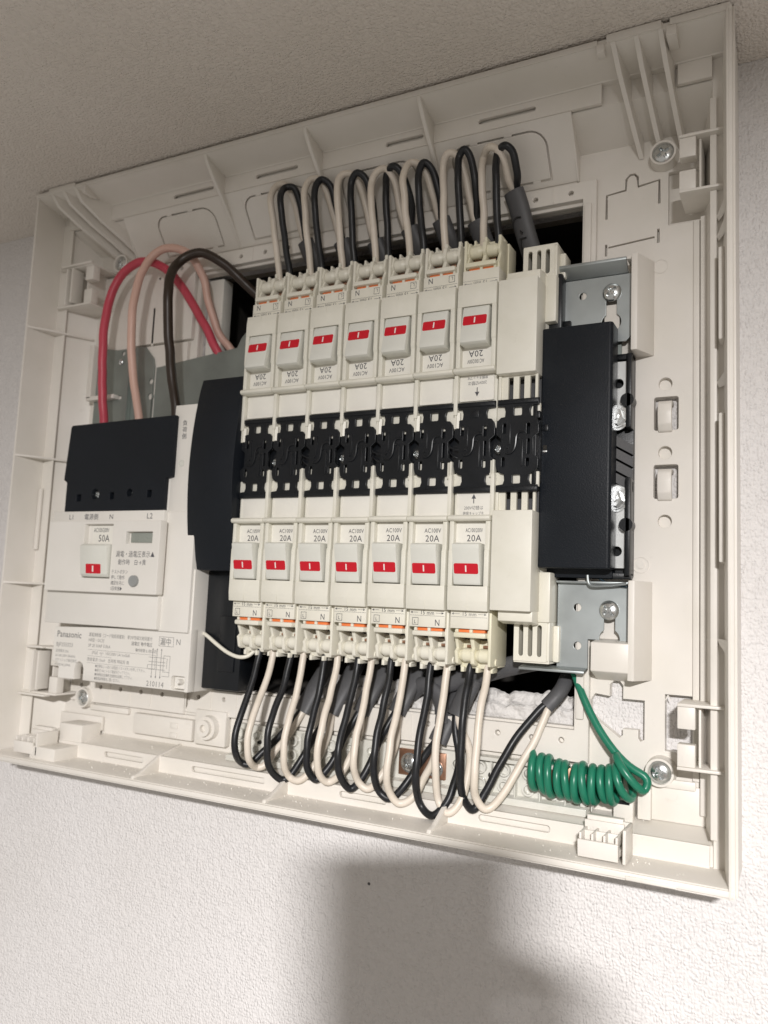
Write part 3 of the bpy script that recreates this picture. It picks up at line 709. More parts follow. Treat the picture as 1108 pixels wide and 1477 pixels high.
# ================================================================== BLANK MODULES at the right end
def blank(sg, lab):
    """sg=+1 upper, -1 lower (mirrored in z about ZC)"""
    Z = lambda z: ZC + sg * (z - ZC)
    t = thing('blank_module', lab, 'blank cover', (-171, 8, Z(189)), 'blank modules at the right end of the rows')
    b = MB()
    b.box(-184.8, -157.3, 30, 51, Z(156.6), Z(222.4), .7)
    b.prism([(-184, 8), (-184, 31), (-157.8, 31), (-151.5, 8)], 'z', *sorted((Z(146), Z(226))), .4)
    b.done('cover', BRK, t)
    b = MB(); b.prism([(8, Z(221)), (45, Z(221)), (45, Z(229)), (34, Z(231)), (8, Z(231))], 'x', -181, -157.6, .6)
    b.box(-157.8, -150, 8, 32, Z(196), Z(229), .6)
    b.done('shoulder', BRKO, t)
    b = MB()
    z0, z1 = sorted((Z(228), Z(252 if sg > 0 else 255)))
    b.plate([(-174.5, z0), (-152, z0), (-152, z1), (-174.5, z1)], [rrect(x, z0 + 3.4, x + 3.0, z1 - 3.0, 1.4) for x in (-171, -164.7, -158.5)], 28, 30.5, bev=.35)
    b.box(-152.6, -150.4, 8, 29.6, z0, z1, .4); b.box(-174.5, -172.6, 8, 29.6, z0, z1, .4)
    for x in (-166.4, -160.2): b.box(x, x + 1.2, 12, 28.4, z0 + 1, z1 - 1)
    ze = z1 if sg > 0 else z0
    b.box(-174.5, -150.4, 8, 29.6, ze - 1, ze + 1, .3)
    if sg > 0: b.box(-150.6, -146.6, 8, 22, z0 + 2, z1 - 4, .8)
    else: b.box(-150.6, -146.6, 8, 20, z0, z1 - 3, .8)
    b.done('vent', BRKO, t)
    b = MB(); z0, z1 = sorted((Z(139), Z(157)))
    b.plate([(-183.5, z0), (-157.6, z0), (-157.6, z1), (-183.5, z1)], [[(x, z0 - 2 if False else z0 + 1), (x + 3.6, z0 + 1), (x + 3.6, z1 - 1.5), (x, z1 - 1.5)] for x in (-178.2, -170.6, -163.0)], 41, 44.3, bev=.25)
    b.box(-184.6, -182.6, 30, 46, z0, z1, .3)
    b.done('slotted_panel', BRKO, t)
    b = MB(); b.box(-182, -158, 26, 32, z0, z1); b.done('inner_wall', SHEATH, t)
    if sg < 0:
        b = MB(); b.text('A', -174, Z(204) , 9, 51, sx=.6, thick=.02) if False else None
    return t
blank(1, 'blank cream filler module beside the upper row of breakers, no switch or print on it')
blank(-1, 'blank cream filler module beside the lower row of breakers, faintly smudged')

# ================================================================== BUSBAR UNIT (black plates down the middle)
bus = thing('busbar_unit', 'black busbar holder running between the two breaker rows, eight cut out plates with small screws', 'busbar', (-280, 20, 108.3))
b = MB(); b.box(-400, -156, 20, 40.2, 84, 134.5); b.done('backing', BLK, bus)
def cell(x0, dark_center=False, flip=False):
    z0 = 76.8; Z = lambda z: z0 + z
    w = 28.6
    o = [(0, 0), (w, 0), (w, 4.6), (23.6, 5.2), (22.6, 8), (23, 12), (25.5, 12.6), (w, 15.5), (w + .2, 20), (w + .2, 22.5), (w - 3.0, 25), (w - 3.4, 36), (w + .2, 39), (w + .2, 44), (w - .6, 48), (26, 50.6), (23, 51), (22.6, 55), (23.6, 58), (w, 58.4), (w, 63),
         (0, 63), (0, 58.4), (4.8, 58), (5.6, 55), (5.2, 51), (2.4, 50.6), (-.2, 48), (-.6, 44), (-.6, 39), (3.0, 36), (2.6, 25), (-.6, 22.5), (-.6, 19), (.4, 15), (3, 12.6), (5.4, 12), (5.8, 8), (4.8, 5.2), (0, 4.6)]
    hs = [rrect(4.2, 39.5, 6.3, 46.5, .8), rrect(20.6, 38.5, 22.8, 46, .8), rrect(21.2, 25, 22.8, 35.5, .6), rrect(3.8, 17, 5.8, 23.5, .8), rrect(20.4, 17, 22.6, 22.5, .8)]
    if not dark_center: hs += [rrect(11.4, 51.6, 17.0, 57.4, .8), rrect(11.4, 5.6, 16.8, 11.6, .8)]
    ad = lambda L: [(x0 + x, Z(z)) for x, z in L]
    b = MB(); b.plate(ad(o), [ad(h) for h in hs], 44.2, 46.6, bev=.3)
    b.box(x0 + .6, x0 + w - .4, 44.4, 47.4, Z(59.6), Z(62.6), .3); b.box(x0 + .6, x0 + w - .4, 44.4, 47.4, Z(.5), Z(3.6), .3)
    if dark_center: b.box(x0 + 11, x0 + 17, 46, 47.1, Z(51.8), Z(57.2), .3)
    b.done('cell_plate', BLK, bus)
    b = MB()
    s_ = [(19.6, 40.5), (15.6, 40.2), (13.8, 37.5), (13.4, 32), (12.2, 28), (9.6, 25.8), (6.5, 26.2)]
    b.tube([(x0 + x, 47.0, Z(z)) for x, z in s_], .75, 8, 5); b.cyl((x0 + 15.2, 46, Z(36)), (x0 + 15.2, 47.6, Z(36)), .8, 10); b.cyl((x0 + 7.5, 46, Z(30)), (x0 + 7.5, 47.5, Z(30)), .8, 10)
    b.box(x0 + 8.6, x0 + 9.6, 46.4, 47.4, Z(32), Z(46), .2); b.box(x0 + 17.4, x0 + 18.4, 46.4, 47.4, Z(17), Z(35), .2)
    b.done('groove_rib', BLKG, bus)
for i in range(8): cell(X0 + PITCH * i + .4, i == 6)
for i in range(1, 8):
    x = X0 + PITCH * i - .3; zc = 105.5
    b = MB(); b.cyl((x, 34, zc), (x, 41.2, zc), 5.6, 18); b.done('screw_well', BLKG, bus)
    if i in (1, 3, 5, 7):
        b = MB(); b.screwhead((x + 1.0, zc + (.3 * i - 1)), 3.6, 42.0, 4.2, .3, n=20); b.done('screw', ZINC, bus, origin=(x, 41, zc))
    elif i < 8:
        b = MB(); b.tube([(x - 5, 45.5, zc + 5), (x, 46.2, zc + 2), (x + 5, 45, zc + 1)], .6, 8, 4); b.tube([(x - 4, 45, zc + .5), (x, 46.2, zc - 3), (x + 4.5, 45, zc - 5)], .6, 8, 4); b.done('spring_clip', BLKG, bus)
# cream pieces of the cases that show through the cut-outs
for i in range(8):
    x = X0 + PITCH * i + .4
    for z0, z1 in ((80.5, 90.5), (126, 136.5)):
        b = MB(); b.box(x - 1.2, x + 28.8, 41, 43.9, z0, z1, .3); b.done('liner', BRK, bus)
b = MB(); b.box(-160, -157.4, 40, 46, 82, 135, .3); b.box(-160.2, -155.6, 40, 45, 126, 131, .4); b.done('end_cap', BLK, bus)

# right-hand end: dark block, bus ends, hex bolts, ribs
be = thing('busbar_end', 'tinned busbar end with hex bolts on a black holder right of the right black cover', 'busbar', (-105, 8, 97))
b = MB(); b.box(-160, -100.8, 8.6, 13, 23.5, 172, .8); b.box(-104.2, -100.8, 12, 24, 24, 116 - 28, .6); b.box(-104.2, -100.8, 12, 24, 121, 171, .6); b.box(-112, -100.8, 12, 20, 168, 172, .5); b.box(-150, -100.8, 12, 20, 22, 26, .5)
b.cyl((-103.5, 14, 139.5), (-103.5, 24, 139.5), 4.4, 20); b.cyl((-103.5, 14, 57), (-103.5, 24, 57), 4.4, 20)
b.done('holder', BLK, be)
b = MB(); b.plate([(-150, 123), (-104.4, 123), (-104.4, 167), (-150, 167)], [circ(-110, 152, 3.2)], 17, 19, bev=.2); b.done('bus_plate', TIN, be)
b = MB(); b.plate([(-150, 29), (-104.4, 29), (-104.4, 84), (-150, 84)], [circ(-110, 40, 3.2)], 17, 19, bev=.2); b.done('bus_plate', TIN, be)
for z in (128.5, 74.2):
    b = MB(); b.cyl((-111, 19, z), (-111, 20.6, z), 8.6, 28); b.cyl((-111, 20.6, z), (-111, 22.2, z), 7.0, 28); b.cyl((-111, 22, z), (-111, 27, z), 5.6, 6); b.cyl((-111, 27, z), (-111, 28.6, z), 2.8, 16); b.done('hex_bolt', ZINC, be)
for k in range(4):
    b = MB(); z = 118.5 - k * 8.2
    b.hull([(-115, 24, z), (-115, 24, z - 6.6), (-100.8, 17, z - 14.5), (-100.8, 17, z - 8.0)], None, (0, -3, 0)); b.done('rib', SHEATH, be)

# ================================================================== BLACK END COVERS
cr_ = thing('black_cover', 'flat black rectangular busbar cover at the right of the breaker rows', 'terminal cover', (-134, 8, 108), 'black busbar covers')
b = MB()
b.prism([(-158.2, 20), (-158.2, 34), (-157, 37), (-112, 37.4), (-110.4, 36), (-110.4, 20)], 'z', 27.6, 189.4, .8, 3)
b.box(-157.2, -112, 12, 22, 22, 189, .8)
b.done('cover_shell', COVER, cr_)
b = MB(); b.box(-155.6, -152.0, 37.0, 37.9, 118.6, 123, .3); b.done('latch', BLKG, cr_)
b = MB(); b.box(-155.2, -152.6, 36.9, 37.7, 105.8, 109, .2); b.done('latch_slot', CAVITY, cr_)
b = MB(); b.box(-155.4, -152.4, 36.9, 37.9, 104.2, 105.4, .2); b.done('latch_edge', TIN, cr_)
b = MB(); b.box(-157, -147.6, 10, 26, 187, 232, 1.0); b.box(-151, -143, 10, 19, 175, 200, 1.0); b.done('side_block', BLK, cr_)
b = MB(); b.tube([(-125, 19, 26), (-118, 19, 20), (-108, 19, 17.6), (-101, 18, 17)], .7, 8, 5); b.done('lip', TEALCLR, cr_)
cl_ = thing('black_cover', 'black bulging busbar cover between the main breaker and the breaker rows', 'terminal cover', (-417, 8, 98), 'black busbar covers')
b = MB()
prof = []; zb, zt = 19.8, 177
for k in range(17):
    z = zb + (zt - zb) * k / 16; u = (z - zb) / (zt - zb); prof.append((44.6 + 10.5 * math.sin(math.pi * u) ** .8 * (1.0 if u < .5 else 1.0), z))
b.prism([(12, zb)] + prof + [(12, zt)], 'x', -443.2, -398.5, .7, 2)
b.done('cover_shell', COVER, cl_, angle=25)
b = MB(); b.box(-436.6, -399, 8.5, 30, -74.6, 20, 1); b.box(-420, -404, 30, 31.5, -60, -16, .8); b.done('lower_block', BLKG, cl_)

# ================================================================== MAIN BREAKER
mb = thing('main_breaker', 'large white 50A main breaker at the left with black terminal cover and printed labels', 'main breaker', (-525, 8, 30))
b = MB()
zlab = -76.5
outl = [(-591, -33), (-591, 40), (-484, 40), (-480, 66), (-468.5, 66), (-468.5, 95), (-462.5, 96), (-462.5, 156.5), (-443.2, 156.5), (-436, -26), (-434.6, -77), (-586, -77), (-588, -33)]
b.plate([(-588, -33), (-434.6, -28), (-434.6, -76), (-452.5, -76.2), (-452.5, -68), (-450, -64), (-436.8, -63.6), (-434.6, -63.6), (-434.6, -76.4), (-452.7, -76.6), (-549, -76.6), (-549, -66), (-552, -61.6), (-556, -61.6), (-559.5, -66), (-559.5, -76.6), (-580.5, -76.6), (-580.5, -67), (-583, -63), (-588, -62)][:3] + [(-434.6, -76.6), (-549.6, -76.6), (-549.6, -67), (-551.5, -62.6), (-555, -61), (-558.6, -62.6), (-560.5, -67), (-560.5, -76.6), (-579.5, -76.6), (-579.5, -68), (-581.5, -63.4), (-588, -62)], [rrect(-452.2, -75.8, -437, -65, 2.6)], 40, 48, bev=.4)
b.box(-579, -436, 9, 40.5, -58, 60, .5)
b.prism([(-436.5, 9), (-434.8, 47.5), (-438, 47.9), (-442, 40), (-442, 9)], 'z', -77, 20, .2)
b.done('body', MAINW, mb)
b = MB()                                                      # spine at the right
b.prism([(-443, 8), (-443, 48.6), (-467, 48.6), (-467, 8)], 'z', 60, 156.3, .5); b.box(-482, -436.2, 12, 50.8, -30.5, 66.5, .6)
b.box(-478, -467, 12, 48.4, 66, 95, .4)
b.done('spine', MAINW, mb)
b = MB(); b.box(-592, -585, 20, 46, 40, 108, .5); b.done('side_rail', MAINW, mb)
b = MB(); b.box(-593.5, -465, 14, 55.2, -29.4, 67.6, .7); b.done('front_step', MAINW, mb)
b = MB(); b.plate(rrect(-589.6, -1.6, -461.8, 58.4, 1.2), [rrect(-546.5, 10.2, -513.6, 55.6, .5), rrect(-498.6, 39.5, -469.8, 49.2, .5)], 54, 62, bev=.5)
b.box(-586, -466, 54, 57, 1, 56); b.done('face_plate', MAINW, mb)
b = MB(); b.box(-541, -514, 56.8, 57.6, 37, 54.5); b.done('rating_label', PAPER, mb)
b = MB(); b.prism([(56.5, 38.6), (63.8, 38.8), (66.5, 37), (64.0, 13.5), (62.0, 11.2), (56.5, 11)], 'x', -545.5, -514.8, .5); b.done('handle', HAND_G, mb)
dv = Vector((66.5 - 64.0, 37 - 13.5)).normalized(); fr_ = lambda e: ((0, 64.0 + e, 13.5), (1, 0, 0), (0, dv.x, dv.y))
b = MB(); b.plate(rrect(-538.6, .4, -521.6, 8.4, .8), [], 0, .5, frame=fr_(.25), bev=.05); b.done('red_mark', RED, mb)
b = MB(); b.plate([(-531, 1.9), (-529.6, 1.9), (-529.6, 6.8), (-531, 6.8)], [], 0, .3, frame=fr_(.5)); b.done('on_mark', WMARK, mb)
b = MB(); b.box(-496.5, -471.5, 57.2, 58.2, 40.6, 48.4, .1); b.done('leak_indicator', GLOSSG, mb)
b = MB(); b.cyl((-485.2, 58, 8.8), (-485.2, 62.2, 8.8), 5.8, 24); b.done('button_rim', MAINW, mb)
b = MB(); b.cyl((-485.2, 60, 8.8), (-485.2, 64.6, 8.8), 4.9, 24, 4.5); b.done('test_button', GREYB, mb)
# print
b = MB(); h6 = 62
b.text('AC100/200V', -540, 49.2, 5.2, 57.6, sx=.62, thick=.06, bold=.03); b.text('50A', -534, 41.2, 8.2, 57.6, sx=.9, thick=.06, bold=.03)
b.done('rating_print', INK, mb, smooth=False)
b = MB()
b.text('漏電・過電圧表示▲', -508, 28.6, 5.6, h6, sx=.82, thick=.06); b.text('動作時　白→黄', -505, 22.2, 5.0, h6, sx=.86, thick=.06)
for k, s_ in enumerate(('テストボタン', '押して動作', '確認を月に', '1回実施▶')): b.text(s_, -511.5, 14.6 - 4.6 * k, 3.7, h6, sx=.8, thick=.06)
b.done('front_print', INK, mb, smooth=False)
b = MB(); b.text('L1', -574, 60.6, 6.0, 55.2, thick=.06); b.text('電源側', -555.5, 60.6, 5.6, 55.2, sx=.98, thick=.06, bold=.02); b.text('N', -526, 60.6, 6.0, 55.2, thick=.06); b.text('L2', -484, 60.6, 6.6, 55.2, thick=.06)
b.done('top_print', INK, mb, smooth=False)
b = MB()
for k, c_ in enumerate('負荷側'): b.text(c_, -458.2, 139 - 5.6 * k, 5.0, 48.6, thick=.06, bold=.02)
b.done('side_print', INK, mb, smooth=False)
b = MB(); hl = 48
b.text('Panasonic', -584.5, -41.5, 7.6, hl, sx=.94, thick=.06, bold=.12)
b.text('BJF355323', -584.5, -49.6, 4.8, hl, sx=.95, thick=.06)
for k, s_ in enumerate(('定格電流 50A', 'AC100-200V 50/60Hz', 'パナソニック株式会社', 'MADE IN JAPAN')): b.text(s_, -584.5, -54.6 - 3.9 * k, 3.0, hl, sx=.86, thick=.06)
b.text('漏電遮断器（コード短絡保護用） 単3中性線欠相保護付', -546, -39.0, 3.7, hl, sx=.76, thick=.06)
b.text('HB型・OC付', -546, -43.4, 3.6, hl, sx=.86, thick=.06); b.text('過電圧 動作電圧', -497, -43.6, 3.5, hl, sx=.88, thick=.06, bold=.03)
b.text('3P 2E 50AF 5.0kA', -546, -48.0, 3.7, hl, sx=.9, thick=.06); b.text('動作時間 0.1秒以内', -492, -48.6, 3.1, hl, sx=.84, thick=.06, bold=.02)
b.text('(PS)E  <J>  100/200V 5A Icn5kA', -541, -53.8, 3.5, hl, sx=.9, thick=.06)
b.text('感度電流 15mA　反時限 時延形 無', -546, -59.6, 3.4, hl, sx=.9, thick=.06)
for q in ((-546, -470, -50.4, -50.2), (-546, -470, -61.4, -61.2), (-470.2, -470, -61.4, -50.2), (-546, -518, -55.6, -55.4)): b.box(q[0], q[1], hl, hl + .08, q[2], q[3])
for k, s_ in enumerate(('●定期的に1ヵ月に1回程度 テストボタンを押して下さい。', '●締付けねじトルク確認を行って下さい。', '●絶縁抵抗試験時 配線側は遮断して下さい。', '●取扱説明書をご覧ください。')): b.text(s_, -536, -64.6 - 3.4 * k, 2.9, hl, sx=.74, thick=.06)
b.text('漏中', -466, -41.2, 6.4, hl, sx=.9, thick=.06, bold=.04); b.text('N', -449.5, -40.6, 6.6, hl, thick=.06)
for q in ((-467, -452, -35.2, -34.9), (-467, -452, -42.6, -42.3), (-467.2, -466.9, -42.6, -35), (-452.2, -451.9, -42.6, -35)): b.box(q[0], q[1], hl, hl + .08, q[2], q[3])
# wiring diagram
for x in (-473, -468.4, -463.8):
    b.box(x - .2, x + .2, hl, hl + .08, -67.5, -46); b.prism([(x - .8, -46), (x + .8, -46), (x, -44.6)], 'h', hl, hl + .08); b.prism([(x - .8, -67), (x + .8, -67), (x, -68.6)], 'h', hl, hl + .08)
for z in (-52, -55.5, -58, -61.5): b.box(-477, -459, hl, hl + .08, z - .15, z + .15)
for q in ((-461, -454.5, -50.2, -49.9), (-461, -454.5, -63, -62.7), (-461.2, -460.9, -63, -50), (-454.7, -454.4, -66.5, -50), (-462, -454.4, -66.5, -66.2), (-457.6, -457.3, -60, -52), (-478, -477.6, -61.5, -58)): b.box(q[0], q[1], hl, hl + .08, q[2], q[3])
b.text('210114', -477.8, -75.2, 6.2, hl, sx=.96, thick=.06)
b.done('label_print', INKL, mb, smooth=False)
# black terminal cover
b = MB()
b.plate([(-584.5, 68), (-469, 68), (-469, 94.5), (-462.8, 95.5), (-462.8, 146.5), (-464, 147.5), (-583.5, 145.8), (-585, 144), (-588.6, 96.5), (-584.5, 94)], [rrect(-570.5, 77, -565.5, 83, .5), rrect(-531, 78, -526.4, 84, .5), rrect(-488.6, 79, -484, 85, .5), circ(-548.5, 83, 4.4), circ(-508.5, 83.4, 3.2)], 30, 52, bev=.7)
b.box(-580, -466, 12, 40, 72, 142, .4)
b.done('terminal_cover', COVER, mb)
b = MB(); b.screwhead((-548.5, 83), 3.9, 47.2, 3.8, .5, n=20); b.done('screw', ZINC, mb)
b = MB(); b.screwhead((-508.5, 83.4), 2.4, 46, 3, .5, n=18); b.done('screw', ZINC, mb)
b = MB(); b.ring((-456.6, 107), 2.9, 2.1, 48.5, 49.0, 20); b.cyl((-456.6, 48.4, 107), (-456.6, 48.9, 107), 2.0, 18); b.done('moulded_stud', HAND_G, mb)
b = MB(); b.box(-451.8, -437.4, 36, 44, -75.4, -64.6, .8); b.cyl((-443.5, 41, -69.8), (-443.5, 50, -69.0), 2.6, 14, 1.8); b.done('foot_clip', MAINW, mb)
b = MB(); b.box(-561, -549, 12, 30, -80, -60, .8); b.done('foot_clip', BOX, mb)

# ================================================================== CABLES
WIRES = {
'Bb0':[(-382.0,28.0,-44.3),(-382.0,37.2,-69.2),(-382.0,48.2,-90.7),(-382.0,52.4,-103.5),(-382.0,51.2,-114.7),(-384.8,39.0,-125.6),(-379.9,36.0,-126.8),(-373.6,30.0,-118.8),(-366.0,22.0,-108.8),(-350.0,15.0,-85.2)],
'Bw0':[(-369.1,28.0,-44.6),(-369.1,37.5,-68.1),(-369.1,52.1,-93.4),(-369.1,54.4,-106.2),(-369.1,51.2,-119.7),(-370.7,39.0,-127.1),(-366.0,36.0,-126.3),(-360.0,30.0,-114.9),(-355.1,22.0,-104.2),(-345.7,15.0,-87.0)],
'Bb1':[(-352.5,28.0,-43.5),(-352.5,35.8,-66.8),(-352.5,50.9,-91.8),(-352.5,52.7,-111.0),(-352.5,47.5,-124.6),(-347.0,39.0,-133.8),(-342.6,36.0,-130.5),(-336.7,30.0,-118.7),(-332.1,22.0,-103.9),(-325.6,15.0,-83.9)],
'Bw1':[(-340.9,28.0,-43.9),(-340.9,36.3,-72.4),(-340.9,46.9,-97.5),(-340.9,47.7,-116.7),(-340.9,38.4,-131.0),(-332.6,39.0,-131.5),(-327.0,36.0,-127.4),(-321.1,30.0,-114.6),(-320.2,22.0,-102.5),(-318.9,15.0,-85.5)],
'Bb2':[(-322.3,28.0,-42.6),(-322.3,32.7,-68.8),(-322.3,42.8,-91.6),(-322.3,46.0,-108.3),(-322.3,43.9,-121.3),(-317.2,39.0,-129.4),(-311.8,36.0,-123.2),(-307.1,30.0,-111.9),(-304.9,22.0,-98.6),(-299.6,15.0,-81.4)],
'Bw2':[(-311.0,28.0,-44.0),(-311.0,36.3,-69.7),(-311.0,46.6,-92.1),(-311.0,49.9,-108.5),(-311.0,45.5,-123.7),(-307.0,39.0,-130.1),(-299.2,36.0,-123.7),(-294.6,30.0,-111.4),(-293.4,22.0,-99.5),(-293.1,15.0,-82.9)],
'Bb3':[(-293.1,28.0,-42.7),(-293.1,36.7,-68.0),(-293.1,47.3,-92.2),(-293.1,52.0,-108.1),(-293.1,46.3,-123.3),(-288.3,39.0,-131.7),(-281.9,36.0,-124.5),(-277.3,30.0,-111.4),(-274.9,22.0,-97.4),(-269.6,15.0,-78.4)],
'Bw3':[(-282.4,28.0,-43.1),(-282.4,35.8,-71.4),(-282.4,44.7,-93.4),(-282.4,48.5,-111.3),(-282.4,41.6,-124.7),(-275.1,39.0,-129.9),(-268.7,36.0,-123.8),(-264.0,30.0,-111.8),(-262.7,22.0,-98.2),(-263.4,15.0,-79.9)],
'Bb4':[(-266.0,28.0,-43.0),(-266.0,37.2,-69.7),(-266.0,46.3,-93.4),(-266.0,48.9,-113.2),(-266.0,40.7,-128.7),(-258.4,39.0,-134.0),(-249.8,36.0,-127.3),(-244.0,30.0,-115.4),(-238.9,22.0,-103.7),(-235.5,15.0,-93.8)],
'Bw4':[(-255.2,28.0,-43.2),(-255.2,35.3,-68.9),(-255.2,46.0,-94.2),(-255.2,49.4,-115.7),(-255.2,43.6,-128.7),(-250.2,39.0,-136.4),(-241.6,36.0,-132.1),(-236.9,30.0,-120.5),(-234.1,22.0,-109.2),(-231.8,15.0,-98.6)],
'Bb5':[(-235.3,28.0,-42.8),(-235.3,33.4,-67.2),(-235.3,43.5,-92.3),(-235.3,45.9,-117.6),(-235.3,37.1,-134.9),(-225.3,39.0,-140.5),(-217.1,36.0,-131.5),(-213.5,30.0,-119.3),(-214.0,22.0,-104.7),(-222.3,15.0,-77.9)],
'Bw5':[(-222.7,28.0,-42.9),(-222.7,33.9,-66.0),(-222.7,41.7,-93.1),(-222.7,41.0,-116.7),(-222.7,35.7,-131.4),(-214.5,39.0,-137.3),(-208.4,36.0,-132.1),(-204.8,30.0,-118.1),(-206.5,22.0,-97.7),(-217.9,15.0,-75.4)],
'Bb6':[(-205.6,28.0,-43.7),(-205.6,38.0,-68.0),(-205.6,41.0,-95.0),(-205.6,39.3,-114.7),(-205.6,32.8,-127.5),(-196.0,39.0,-132.2),(-190.7,36.0,-123.8),(-181.0,30.0,-101.4),(-169.7,22.0,-79.7),(-158.3,15.0,-61.6)],
'Bw6':[(-193.0,28.0,-43.7),(-193.0,39.3,-66.6),(-193.0,44.0,-89.3),(-193.0,47.5,-111.6),(-193.0,42.1,-123.9),(-187.7,39.0,-130.4),(-181.3,36.0,-126.2),(-171.5,30.0,-107.8),(-161.3,22.0,-86.6),(-152.0,15.0,-65.9)],
'Tw0':[(-383.1,28.0,255.9),(-383.1,34.6,280.5),(-383.1,43.4,306.2),(-383.1,48.1,321.2),(-384.5,41.0,335.4),(-379.1,38.0,338.3),(-375.0,33.0,333.1),(-370.7,27.0,316.4),(-368.3,20.0,296.6)],
'Tb0':[(-373.3,28.0,259.4),(-373.3,36.9,285.3),(-373.3,45.2,306.1),(-373.3,48.3,320.5),(-374.7,41.0,333.4),(-368.8,38.0,333.7),(-366.0,33.0,325.1),(-364.7,27.0,310.3),(-363.9,20.0,293.3)],
'Tw1':[(-353.2,28.0,258.9),(-353.2,36.0,287.1),(-353.2,42.6,310.7),(-353.2,44.1,325.7),(-349.8,41.0,335.1),(-344.1,38.0,335.4),(-338.4,33.0,324.5),(-335.7,27.0,309.8),(-333.3,20.0,290.5)],
'Tb1':[(-343.1,28.0,262.2),(-343.1,36.0,285.3),(-343.1,43.7,310.7),(-343.1,44.3,326.0),(-339.4,41.0,333.4),(-334.3,38.0,329.7),(-331.3,33.0,318.2),(-330.0,27.0,303.8),(-329.1,20.0,287.4)],
'Tw2':[(-323.7,28.0,259.2),(-323.7,33.5,283.0),(-323.7,40.5,308.4),(-323.7,42.9,323.9),(-320.8,41.0,332.6),(-314.8,38.0,333.5),(-309.3,33.0,325.8),(-305.1,27.0,306.4),(-302.6,20.0,285.2)],
'Tb2':[(-313.4,28.0,262.3),(-313.4,34.2,292.8),(-313.4,38.4,312.1),(-313.4,38.8,326.1),(-307.3,41.0,331.8),(-301.5,38.0,327.6),(-298.6,33.0,316.5),(-297.9,27.0,300.3),(-297.3,20.0,281.9)],
'Tw3':[(-294.0,28.0,259.3),(-294.0,33.8,284.8),(-294.0,40.6,307.2),(-294.0,39.8,322.8),(-288.7,41.0,329.2),(-282.8,38.0,330.7),(-277.5,33.0,321.6),(-275.9,27.0,303.1),(-274.7,20.0,285.1)],
'Tb3':[(-283.2,28.0,259.9),(-283.2,32.1,288.2),(-283.2,37.0,313.8),(-283.2,35.5,328.5),(-275.1,41.0,330.2),(-270.3,38.0,325.6),(-266.0,33.0,312.2),(-265.4,27.0,301.1),(-265.9,20.0,292.8)],
'Tw4':[(-264.3,28.0,259.1),(-264.3,35.1,281.1),(-264.3,43.3,304.6),(-264.3,44.7,319.8),(-261.8,41.0,329.8),(-256.0,38.0,329.4),(-249.4,33.0,318.0),(-246.8,27.0,304.4),(-245.9,20.0,293.7)],
'Tb4':[(-252.9,28.0,261.8),(-252.9,35.4,285.7),(-252.9,42.5,307.2),(-252.9,42.7,320.6),(-249.8,41.0,327.6),(-245.1,38.0,323.6),(-241.6,33.0,310.7),(-240.7,27.0,298.6),(-241.6,20.0,288.3)],
'Tw5':[(-235.7,28.0,259.0),(-235.7,33.5,283.4),(-235.7,35.6,307.0),(-235.7,37.1,324.3),(-230.2,41.0,330.4),(-225.0,38.0,329.3),(-220.4,33.0,316.3),(-217.6,27.0,298.6),(-216.8,20.0,283.8)],
'Tb5':[(-222.7,28.0,261.3),(-222.7,33.2,287.8),(-222.7,39.7,311.2),(-222.7,38.9,327.2),(-217.7,41.0,330.7),(-214.2,38.0,325.8),(-211.7,33.0,307.8),(-212.3,27.0,295.3),(-213.0,20.0,285.3)],
'Tw6':[(-206.2,28.0,258.5),(-206.2,27.7,282.8),(-206.2,34.2,310.5),(-206.2,31.5,327.4),(-197.7,41.0,327.9),(-193.3,38.0,326.5),(-189.3,33.0,316.2),(-188.3,27.0,308.1),(-189.0,20.0,302.9)],
'Tb6':[(-193.8,28.0,260.8),(-193.8,35.0,285.7),(-193.8,38.5,312.2),(-193.8,35.3,325.9),(-186.9,41.0,326.7),(-182.5,38.0,322.9),(-180.7,33.0,314.3),(-181.0,27.0,308.8),(-182.5,20.0,303.8)],
'red':[(-568.2,30.0,148.9),(-568.2,35.3,183.1),(-568.2,39.4,221.0),(-568.2,37.0,261.2),(-557.1,34.0,290.5),(-537.4,30.0,301.0),(-511.0,26.0,291.2),(-490.7,19.0,266.8),(-470.7,13.0,234.3),(-457.2,8.0,209.1)],
'pink':[(-525.4,30.0,150.6),(-525.4,41.8,190.4),(-525.4,48.0,232.6),(-525.4,45.9,268.2),(-521.0,38.0,296.4),(-507.2,32.0,307.7),(-487.9,26.0,303.1),(-477.4,18.0,286.6),(-471.3,10.0,257.8),(-466.4,2.0,234.2),(-454.9,-5.0,217.1)],
'black':[(-482.2,30.0,149.7),(-482.2,40.0,186.9),(-482.2,48.0,221.2),(-482.2,52.0,259.7),(-487.1,38.0,287.8),(-470.0,30.0,298.4),(-451.2,20.0,289.3),(-436.5,8.0,274.1),(-420.0,-5.0,256.2)],
'green':[(-140.3,8.0,-37.1),(-134.4,14.0,-49.0),(-125.5,18.0,-65.6),(-115.6,22.0,-79.3),(-106.0,24.0,-89.5),(-96.3,26.0,-96.3),(-87.6,26.0,-99.4)],
'thin':[(-438.4,30.0,-30.2),(-430.7,33.0,-32.5),(-418.0,34.0,-39.5),(-407.2,34.0,-44.8),(-396.9,33.0,-47.3),(-391.2,30.0,-46.0),(-387.0,27.0,-41.5)],

}
